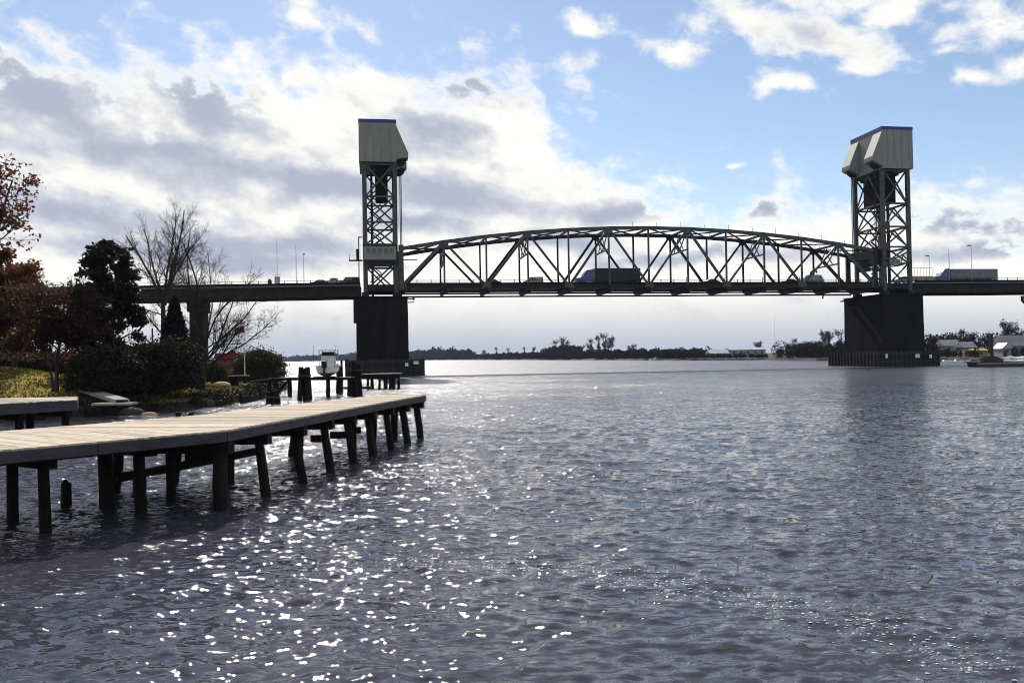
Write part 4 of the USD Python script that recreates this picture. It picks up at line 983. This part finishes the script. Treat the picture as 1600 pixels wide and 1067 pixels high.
def shrub(name, label, cat, c, rx, ry, rz, n, size, lm, seed, boxy=2.0, core=.8):
    """leaf shell round an uneven superellipsoid, over a twiggy darker inside"""
    t = thing(name, label, cat, c); w = np.random.default_rng(seed)
    d = w.normal(size=(n, 3)); d /= np.linalg.norm(d, axis=1)[:, None]; d[:, 2] = np.where(d[:, 2] < -.3, -d[:, 2], d[:, 2])
    sup = (np.abs(d) ** boxy).sum(1) ** (-1 / boxy)
    bump = 1 + .26 * meshkit.fbm(d * 2.2 + seed) + .2 * meshkit.fbm(d * 6 + seed)
    rad = (sup * bump * w.uniform(.72, 1.04, n) ** .7 * np.where(w.random(n) < .12, w.uniform(1.0, 1.28, n), 1.0))[:, None]
    obj('foliage', leaves(d * rad * np.array([rx, ry, rz]), size, w), lm, t)
    m = trimesh.creation.icosphere(3); v = np.array(m.vertices); s2 = (np.abs(v) ** boxy).sum(1) ** (-1 / boxy)
    v = v * (s2 * core * (1 + .12 * meshkit.fbm(v * 2.6 + seed)))[:, None] * np.array([rx, ry, rz]); v[:, 2] = np.maximum(v[:, 2], -rz * .35)
    obj('inner_foliage', (v, np.array(m.faces)), lm, t)
    g = G()
    for k in range(5): g.tube((w.normal(0, .2 * rx), w.normal(0, .2 * ry), -rz * .5), (w.normal(0, .35 * rx), w.normal(0, .35 * ry), rz * .3), .06, .03, 5)
    obj('stem', g, BARK, t)
    return t
shrub('hedge', 'big dark flat-topped hedge hanging over the water beside the cypress', 'hedge', (P(250, 74), 75, 2.6), 2.2, 2.8, 2.5, 15000, .16, L_HEDGE, 51, 3.0)
shrub('hedge', 'rounded dark hedge between the magnolia and the flat-topped hedge', 'hedge', (P(208, 74), 74.5, 2.4), 2.0, 2.8, 2.5, 12000, .16, L_HEDGE, 52, 2.6)
shrub('bush', 'brown-green bush below the magnolia on the slope', 'bush', (P(165, 70), 70, 2.6), 2.5, 2.2, 2.1, 9000, .17, L_HEDGE, 53, 2.3)
shrub('bush', 'rounded olive bush on the point beside the flagpole', 'bush', (P(405, 121), 121, 2.0), 2.9, 2.6, 2.9, 9000, .2, L_OLIVE, 54, 2.2)
shrub('bush', 'low dark bush under the tree at the left picture edge', 'bush', (P(22, 92), 92, 3.7), 5.5, 2.5, 1.3, 9000, .22, L_BROWN, 55, 2.6)
shrub('bush', 'dark shrub row behind the lawn under the brown trees', 'bush', (P(110, 98), 98, 3.4), 4.5, 2.5, 1.5, 7000, .22, L_BROWN, 57, 2.4)
shrub('bush', 'small yellow-green bush beside the bare tree trunk by the water', 'bush', (P(333, 100), 100, 2.2), 1.3, 1.2, 1.5, 2500, .18, L_OLIVE, 56, 2.2)
shrub('bush', 'dark scrub in front of the red building', 'bush', (P(357, 128), 128, 1.7), 3.0, 1.4, .8, 3000, .2, L_BROWN, 58, 2.4)

# lawn grass and fallen leaves
def grass():
    w = np.random.default_rng(61); n = 46000
    x = w.uniform(-75, -26, n * 2); y = w.uniform(57, 118, n * 2); ok = shapely.contains_xy(LPOLY, x, y); x, y = x[ok][:n], y[ok][:n]
    z = bank_z(x, y); k = z > .95; x, y, z = x[k], y[k], z[k]; n = len(x)
    h = w.uniform(.08, .24, n); a = w.uniform(0, 6.28, n); wd = w.uniform(.04, .12, n)
    dx, dy = np.cos(a) * wd, np.sin(a) * wd; lx, ly = w.normal(0, .05, n), w.normal(0, .05, n)
    v = np.stack([np.stack([x - dx, y - dy, z - .02], 1), np.stack([x + dx, y + dy, z - .02], 1), np.stack([x + lx, y + ly, z + h], 1)], 1).reshape(-1, 3)
    obj('grass', (v, np.arange(n * 3).reshape(-1, 3)), L_GRASS, label='rough yellow-green lawn grass with fallen leaves on the left bank', category='grass', kind='stuff') if False else tagp(obj('grass', (v, np.arange(n * 3).reshape(-1, 3)), L_GRASS), 'rough yellow-green lawn grass sloping down the left bank', 'grass', kind='stuff')
grass()

def bank_brush():
    w = np.random.default_rng(63); ls = LineString([(-70, 55.6), (-45, 58.8), (-34.6, 63.8), (-28.0, 71.5), (-27.0, 84), (-29.4, 104), (-32.4, 121)]); C = []
    for i in range(260):
        q = ls.interpolate(w.uniform(0, ls.length)).coords[0]; x, y = q[0] + w.normal(0, .5), q[1] + w.normal(0, .5); z = max(.3, ground(x, y)); r = w.uniform(.2, .6); m = int(w.uniform(20, 60))
        C.append(np.array([x, y, z + r * .5]) + w.normal(0, 1, (m, 3)) * np.array([r, r, r * .55]))
    tagp(obj('shore_brush', leaves(np.vstack(C), .15, w, 2.2), L_HEDGE), 'tangled dark brush and weeds along the waterline of the left bank', 'brush', kind='stuff')
bank_brush()

# things on the left bank
def gangway():
    a = np.array([P(128, 72), 72.0]); b = np.array([P(190, 62), 62.0]); t = thing('gangway', 'pale wooden gangway slanting down the left bank to the water', 'gangway', (0, 0, 0))
    za, zb = ground(*a) + .35, 1.35; d = (b - a)
    for i in range(18):
        p, q = a + d * i / 18, a + d * (i + .93) / 18; obj('plank', G().bar((*p, za + (zb - za) * i / 18), (*q, za + (zb - za) * (i + .93) / 18), 1.0, .06), WEATH, t)
    u = np.array([-d[1], d[0]]) / np.linalg.norm(d)
    for s in (-1, 1): obj('stringer', G().bar((*(a + u * s * .45), za - .12), (*(b + u * s * .45), zb - .12), .1, .22), WEATH, t)
    obj('landing', G().box(b[0] - 1.8, b[0] + 1.0, b[1] - .9, b[1] + .4, zb - .35, zb - .2), WEATH, t)
gangway()
def red_house():
    x, y = P(356, 150), 150.0; z = ground(x, y); t = thing('red_building', 'small dark red shed with a low roof behind the bare tree', 'shed', (x, y, z), 8)
    obj('wall', G().box(-2.1, 2.1, 0, 5, -.2, 3.6), RED, t)
    r = obj('roof', G().prism([(-2.5, 3.55), (-2.0, 4.5), (2.0, 4.5), (2.5, 3.55)], -.3, 5.3), RED, t)
    obj('roof_vent', G().box(.0, .8, 1.5, 2.6, 4.5, 4.95), DARK_STEEL, r)
    d = obj('door', G().box(-.5, .5, -.06, .02, 0, 2.2), BLACKP, t)
    obj('window', G().box(1.0, 1.7, -.05, .02, 1.3, 2.2), GLASS, t)
    x2 = P(325, 155); t2 = thing('red_building', 'lower maroon lean-to left of the dark red shed', 'shed', (x2, 155, ground(x2, 155)), 8)
    obj('wall', G().box(-2.2, 2.2, 0, 4, -.2, 3.0), RED, t2); obj('roof', G().prism([(-2.4, 2.9), (-2.4, 3.6), (2.5, 3.1), (2.5, 2.9)], -.2, 4.2), RED, t2)
red_house()
x, y = P(382, 115), 115.0; zg = ground(x, y)
t = thing('flagpole', 'slender pale flagpole standing on the point left of the olive bush', 'flagpole', (x, y, zg))
obj('pole', G().tube((0, 0, 0), (0, 0, 8.2), .06, .035, 7), WHITE, t); obj('finial', trimesh.creation.icosphere(1, .1).apply_translation((0, 0, 8.25)), WHITE, t)
g = G(); nx, nz = 10, 5; v = []
for i in range(nx + 1):
    for k in range(nz + 1):
        q = i / nx; v.append((-.05 - 1.3 * q, .14 * math.sin(q * 7 + k * .3) * (.3 + q), 7.85 - .9 * k / nz - .3 * q + .05 * math.sin(q * 9)))
f = [(i * (nz + 1) + k, (i + 1) * (nz + 1) + k, (i + 1) * (nz + 1) + k + 1, i * (nz + 1) + k + 1) for i in range(nx) for k in range(nz)]
v2 = [(a, b + .015, c) for a, b, c in v]
g.add(v, f); g.add(v2, [q[::-1] for q in f])
t = thing('flag', 'small red flag blowing left from the flagpole', 'flag', (x, y, zg)); obj('cloth', g, REDCLOTH, t, smooth=True)
t = thing('picnic_table', 'dark wooden table with a pale top on the bank edge left of the ramp', 'table', (P(371, 103), 103, 0)); z0 = ground(P(371, 103), 103)
obj('tabletop', G().box(-1.35, 1.35, -.4, .4, 2.2, 2.3), WEATH, t)
for xx in (-1.0, -.3): obj('leg', G().box(xx - .3, xx + .3, -.35, .35, z0 - .6, 2.2), CREO, t)
obj('bench', G().box(-1.3, 1.0, -.9, -.55, 1.75, 1.82), CREO, t)
obj('leg', G().box(.8, 1.0, -.3, .3, z0 - .6, 2.2), CREO, t)
t = thing('utility_pole', 'thin dark pole with a box at its foot left of the cypress', 'pole', gbase(238, 100))
obj('pole', G().tube((0, 0, -.5), (0, 0, 6.6), .12, .09, 7), BARK, t); obj('meter_box', G().box(-.15, .55, -.3, .3, 2.4, 3.6), BLACKP, t)
def rock(label, px, dp, z, sx, sy, sz, m, seed, name='rock'):
    b = trimesh.creation.icosphere(3); v = np.array(b.vertices); v = v * (1 + .3 * meshkit.fbm(v * 1.6 + seed) + .12 * meshkit.fbm(v * 5 + seed))[:, None] * np.array([sx, sy, sz])
    tagp(obj(name, (v + np.array([P(px, dp), dp, z]), np.array(b.faces)), m, smooth=35), label, 'rock')
rock('flat tan rock slab on the bank edge right of the bare tree', 346, 97, 1.35, .8, .6, .32, ROCK, 1)
rock('tan rock below the ramp of the boat walkway', 392, 99, 1.15, .9, .5, .25, ROCK, 2)
rock('dark boulder at the waterline under the flat-topped hedge', 255, 71, .2, .8, .6, .45, DROCK, 3)
rock('dark boulder at the waterline under the bare tree', 318, 76, .15, .9, .7, .5, DROCK, 4)
rock('low dark boulder nearest the gangway foot', 205, 66, .1, .8, .6, .4, DROCK, 5)
rock('brown flat rock at the waterline under the table', 372, 97, .3, 2.2, 1.0, .5, DROCK, 6)
rock('pale rock awash near the end of the hedge', 232, 65.5, .0, .5, .35, .2, ROCK, 7)

# timber bulkhead under the hedge
t = thing('bulkhead', 'dark timber bulkhead holding up the left bank below the hedges', 'retaining wall')
bl = [(-70, 54.2), (-45, 57.2), (-34, 62.2), (-26.7, 70.6), (-25.8, 84), (-28.2, 103.5)]
k = 0
for a, b in zip(bl[:-1], bl[1:]):
    a, b = np.array(a), np.array(b); L = np.linalg.norm(b - a); n = int(L / 2.4)
    for i in range(n):
        p, q = a + (b - a) * i / n, a + (b - a) * (i + .985) / n; hh = .45 + .4 * rnd.random()
        if rnd.random() < .3: continue
        obj('panel', G().bar((*p, hh / 2 - .5), (*q, hh / 2 - .5), .12, hh + 1.0), CREO, t)
        obj('post', G().tube((*p, -1), (p[0] + rnd.uniform(-.12, .12), p[1], hh + rnd.uniform(.0, .5)), .13, n=7), CREO, t)

# ------------------------------------------------------------------ far shore: woods, single trees, buildings, craft
def woods(name, label, pts, n, seed, hmin, hmax, band, lsz, per, mat_):
    """a far-off wood: ragged crowns of leaf clumps packed along a shore, with bare poles sticking out"""
    w = np.random.default_rng(seed); ls = LineString(pts); V, F, nn = [], [], 0; C = []; g = G()
    for i in range(n):
        p = np.array(ls.interpolate(w.uniform(0, ls.length)).coords[0]) + np.array([.6, .8]) * w.uniform(4, band)
        h = w.uniform(hmin, hmax) * (1.0 if w.random() > .1 else w.uniform(1.1, 1.35)); r = h * w.uniform(.25, .5)
        d = w.normal(size=(per, 3)); d /= np.linalg.norm(d, axis=1)[:, None]
        d *= (w.uniform(.35, 1, per) ** .5 * (1 + .3 * meshkit.noise(d * 2 + i * 1.7)))[:, None]
        C.append(d * np.array([r, r, h * .5]) + np.array([*p, 1.6 + h * .5]))
        if w.random() < .25: g.tube((*p, 1), (*(p + w.normal(0, .5, 2)), h * w.uniform(1.1, 1.5)), .14, .05, 3, caps=False)
    v, f = leaves(np.vstack(C), lsz, w, 1.3); g.add(v, f)
    tagp(obj(name, g, mat_), label, 'wood', kind='stuff')
def far_leaf_mat():
    N = {'geo': ('geometry', {}), 'n': ('noise_texture', {'scale': .35, 'detail': 6.0, 'roughness': .7}), 'n2': ('noise_texture', {'scale': .03, 'detail': 2.0}), 'r': ('rgb_ramp', {'ramp': [(.3, (.016, .016, .014)), (.5, (.036, .033, .026)), (.7, (.07, .058, .042))]}),
         'b': ('bump', {'strength': 1.0, 'distance': 1.2}), 'p': ('principled_bsdf', {'roughness': 1.0, 'specular_ior_level': 0.0})}
    L = [('geo.position', 'n.vector'), ('n.fac', 'r.fac'), ('r.color', 'p.base_color'), ('n.fac', 'b.height'), ('b.normal', 'p.normal')]
    return usdkit.material(stage, '/World/Looks/far_wood_mass', N, L, surface='p.BSDF')
L_FARM = far_leaf_mat()
woods('far_wood', 'hazy blue wooded shore far off at the left behind the boat', FAR[11:15], 1100, 71, 12, 19, 90, 4.2, 90, L_FARM)
woods('far_wood_middle', 'long low wood along the middle far shore', FAR[8:12], 520, 72, 3.5, 7.5, 60, 1.7, 110, L_FARM)
woods('grove', 'dark grove standing at the bend of the far shore left of the warehouse', [(52, 830), (36, 905), (28, 930)], 60, 76, 8, 13, 40, 1.3, 260, L_FARM)
woods('near_wood', 'low dark scrub and bank between the far grove and the warehouse', [(88, 640), (110, 532)], 130, 73, 3.5, 6, 40, .8, 160, L_FARM)
woods('shore_scrub', 'scrub along the shore between the warehouse and the right pier', [(137, 455), (138, 390), (152, 315)], 120, 77, 4.2, 7.5, 40, .6, 220, L_FARM)
woods('bank_weeds', 'low weeds on the bank below the warehouse', [(109, 530), (136, 462)], 110, 78, 1.0, 2.2, 10, .35, 120, L_FARM)
woods('right_scrub', 'low scrub along the shore right of the right pier', [(152, 315), (158, 290), (172, 262), (260, 220)], 90, 79, 1.6, 3.2, 12, .35, 160, L_FARM)
woods('back_wood', 'dark tree belt behind the buildings on the right shore', [(190, 420), (215, 370), (230, 330), (330, 290)], 130, 74, 7, 11, 30, .7, 260, L_FARM)

def far_tree(name, seed, H, dense, label, loc, sc, wide=1.0, up=.1):
    t = thing(name, label, 'tree', loc, scale=(sc, sc, sc)); T = Tree(seed)
    T.branch((0, 0, 0), (0, 0, 1), H * .5, H * .022, 0, dict(nseg=[4, 4, 3, 2], kids=[6, 6, 5], start=[.3, .2, .15, 0], wob=[.05, .12, .15, .2], up=[.03, up, .05, 0], ang=[40, 38, 40, 40], len=[.75 * wide, .55, .5], rad=[.5, .5, .6], fork=3, forklen=.8))
    g = G()
    for p, q, a, b, lev in T.seg: g.tube(p, q, max(a, .06), max(b, .05), 4 if lev < 2 else 3, caps=False)
    obj('trunk', g, TWIG, t)
    if dense:
        w = np.random.default_rng(seed); pts = T.pts(2); k = dense > 600; c = pts[w.choice(len(pts), dense)] + w.normal(0, .4 if k else .25, (dense, 3)); obj('crown', leaves(c, .5 if k else .3, w, 1.5 if k else 2.6), L_FAR, t)
    return t
def fpos(px, dp): return (P(px, dp), dp, 1.6)
b1 = far_tree('far_tree', 81, 14, 420, 'upright bare tree with a forked top, left edge of the far middle grove', fpos(866, 905), 1.55, .6, .2)
b2 = far_tree('far_tree', 82, 14, 520, 'lone round-headed bare tree above the pale warehouse roof', fpos(1185, 560), .85, 1.25, .05)
b3 = far_tree('far_tree', 83, 12, 900, 'bushy dark tree in the middle of the far grove', fpos(908, 900), 1.15, .9)
far = [(b1, 877, 900, 1.5, 'bare tree second from the left in the far middle grove'), (b2, 883, 912, 1.35, 'wide bare tree in the left half of the far middle grove'), (b3, 895, 890, 1.0, 'bushy tree left of the grove centre on the far shore'),
       (b3, 921, 885, 1.1, 'bushy tree right of the grove centre on the far shore'), (b1, 925, 895, 1.35, 'slim bare tree rising right of the grove centre'), (b1, 936, 890, 1.55, 'slim tall bare tree near the right end of the far grove'),
       (b1, 944, 880, 1.7, 'tallest bare tree of the far middle grove'), (b2, 955, 880, 1.55, 'dense bare tree closing the right end of the far grove'), (b3, 950, 872, 1.05, 'bushy tree at the right foot of the far grove'),
       (b2, 985, 660, .72, 'small bare tree on the shore right of the far grove'), (b1, 991, 665, .72, 'slim small bare tree right of the far grove'), (b1, 1063, 620, .5, 'tiny bare tree on the low shore left of the warehouse'),
       (b1, 820, 1090, 1.0, 'tiny bare tree on the far shore between the piers, leftmost group'), (b1, 776, 1250, 1.15, 'faint bare tree standing alone on the far hazy shore'), (b2, 756, 1330, 1.0, 'faint round bare tree on the hazy shore nearest the left pier'),
       (b1, 793, 1200, 1.0, 'faint slim bare tree right of the lone one on the hazy shore'), (b3, 833, 1000, 1.0, 'bushy tree where the far grove begins to rise'),
       (b1, 1240, 420, .62, 'slim bare tree left of the misty trees by the right pier'), (b2, 1255, 425, .5, 'low bare tree left of the misty trees by the right pier'), (b2, 1290, 400, .88, 'tall misty bare tree just left of the right pier'),
       (b1, 1296, 395, .8, 'slim bare tree touching the misty one left of the right pier'), (b1, 1312, 400, .85, 'bare tree half behind the left edge of the right pier'), (b3, 1268, 410, .5, 'dark bushy tree on the shore left of the right pier'),
       (b2, 1490, 370, .62, 'bare tree in the left of the clump right of the right pier'), (b1, 1500, 365, .75, 'slim bare tree in the clump right of the right pier'), (b2, 1543, 350, .66, 'bare tree behind the black barge post'),
       (b2, 1574, 345, .98, 'big bare tree rising over the grey roof at the right edge'), (b3, 1460, 350, .62, 'bushy tree hard right of the right pier'), (b3, 1520, 350, .66, 'bushy tree behind the pale houses on the right shore'), (b3, 1592, 350, .72, 'bushy tree at the right picture edge behind the grey roof')]
for i, (src, px, dp, sc, lab) in enumerate(far):
    q = fpos(px, dp); copy(src, 'far_tree', lab, 'tree', q, rotz=47.0 * i, scale=(sc * 1.12, sc * 1.12, sc * 1.18))

def house(name, label, px0, px1, dp, z0, zw, zr, m, roof, depth=10, gable=False, nwin=2, ang=0, cat='building'):
    x0, x1 = P(px0, dp), P(px1, dp); w = x1 - x0
    t = thing(name, label, cat, (x0, dp, z0), ang)
    obj('wall', G().box(0, w, 0, depth, -.5, zw), m, t)
    if gable: r = obj('roof', G().prism([(-.4, zw - .05), (w / 2, zr), (w + .4, zw - .05)], -.4, depth + .4), roof, t)
    else: r = obj('roof', G().prism([(-.4, zw - .02), (depth / 2, zr), (depth + .4, zw - .02)], -.3, w + .3, 'x'), roof, t)
    for i in range(nwin):
        xc = w * (i + .5) / nwin; obj('window', G().box(xc - .5, xc + .5, -.05, .03, zw * .45, zw * .8), GLASS, t)
    obj('door', G().box(w * .12, w * .12 + 1.0, -.06, .03, 0, min(2.1, zw * .7)), BLACKP, t)
    return t
house('warehouse', 'long blue-grey warehouse with a pale roof edge on the far right shore', 1141, 1196, 535, 1.6, 4.6, 6.0, BUILDG, ROOFW, 18, nwin=5)
house('warehouse', 'low white-roofed shed left of the long warehouse', 1110, 1139, 530, 1.6, 2.6, 5.0, BUILDG, ROOFW, 14, nwin=3)
house('boathouse', 'grey-roofed boathouse cut by the right picture edge', 1572, 1625, 285, 1.6, 3.4, 7.0, BUILDG, ROOFG, 9, nwin=3)
house('house', 'small white-gabled house in front of the grey-roofed boathouse', 1566, 1580, 278, 1.6, 2.6, 4.4, BUILDW, ROOFW, 5, True, 1, cat='house')
house('house', 'pale cream house in the clump right of the right pier', 1506, 1526, 320, 1.6, 3.2, 5.4, BUILDW, ROOFG, 7, False, 2, cat='house')
house('house', 'dark blue-grey house nearest the right pier', 1476, 1502, 330, 1.6, 4.0, 6.4, BUILDG, ROOFG, 8, False, 2, cat='house')
house('shed', 'low ochre shed left of the black barge post', 1522, 1543, 300, 1.4, 2.2, 3.0, BUILDY, BUILDY, 5, False, 1, cat='shed')
def skiff(label, px, dp, L, m):
    t = thing('moored_boat', label, 'boat', (P(px, dp), dp, 0)); h = .16 * L / 2
    obj('hull', G().prism([(-L / 2, h), (-L / 2 + .2, -.2), (L / 2 - L * .16, -.2), (L / 2, h * 1.15)], -L * .13, L * .13), m, t)
    obj('cabin', G().prism([(-L * .2, h), (-L * .18, h * 2.2), (L * .1, h * 2.2), (L * .16, h)], -L * .09, L * .09), m, t)
    obj('cabin_window', G().box(-L * .14, L * .06, -L * .09 - .03, -L * .09 + .02, h * 1.5, h * 2.0), GLASS, t)
skiff('low white boat on the far water left of the warehouse', 1028, 600, 13, WHITE)
skiff('white boat moored on the shore just right of the right pier fender', 1478, 272, 5.5, WHITE)
skiff('white boat moored second right of the right pier fender', 1497, 268, 6, WHITE)
skiff('pale boat moored close left of the black barge post', 1520, 262, 5.5, BUILDW)
skiff('grey boat lying at the far shore below the bare-tree grove', 905, 850, 11, GREYP)
def barge():
    dp = 197.0; x0 = P(1517, dp); t = thing('work_barge', 'low dark work barge with a black post, cut by the right picture edge', 'barge', (x0, dp, 0))
    obj('hull', G().prism([(0, 1.05), (.5, -.4), (16, -.4), (16, 1.0), (1.2, .85)], -2.2, 2.2), BLACKP, t)
    obj('gunwale', G().box(.1, 16, -2.3, -2.18, .62, .86), WEATH, t)
    obj('deck', G().box(1.2, 15.8, -2.1, 2.1, .86, .95), RUST, t)
    obj('winch_house', G().prism([(2.4, .9), (3.0, 2.2), (4.0, 2.5), (5.2, 2.3), (6.6, 1.4), (6.8, .9)], -1.4, 1.2), RUST, t)
    obj('post', G().tube((4.2, -1.0, .9), (4.2, -1.0, 7.4), .4, .36, 12), BLACKP, t); obj('post_collar', G().tube((4.2, -1.0, 7.4), (4.2, -1.0, 7.6), .46, .46, 12), RUST, t)
    w = np.random.default_rng(91)
    for i in range(14):
        b = trimesh.creation.icosphere(2); v = np.array(b.vertices); v = v * (1 + .25 * meshkit.fbm(v * 2 + i))[:, None] * np.array([1.0, .8, .34]); c = (7.6 + (i % 7) * 1.1 + .3 * (i // 7), w.uniform(-1.5, -.3) + .8 * (i // 7), 1.2 + .6 * (i // 7) + .1 * w.normal())
        tagp(obj('white_sack', (v + np.array(c) + np.array([x0, dp, 0]), np.array(b.faces)), WHITE, smooth=40), 'plump white sack heaped with others on the work barge', 'sack', 'white sacks heaped on the barge')
barge()
t = thing('radio_mast', 'hair-thin radio mast far behind the truss right of the warehouse', 'mast', (P(1211, 900), 900, 2)); obj('mast', G().tube((0, 0, 0), (0, 0, 42), .16, .08, 5), GREYP, t); obj('guy_anchor', G().box(-1, 1, -1, 1, -.5, .5), CONC, t)
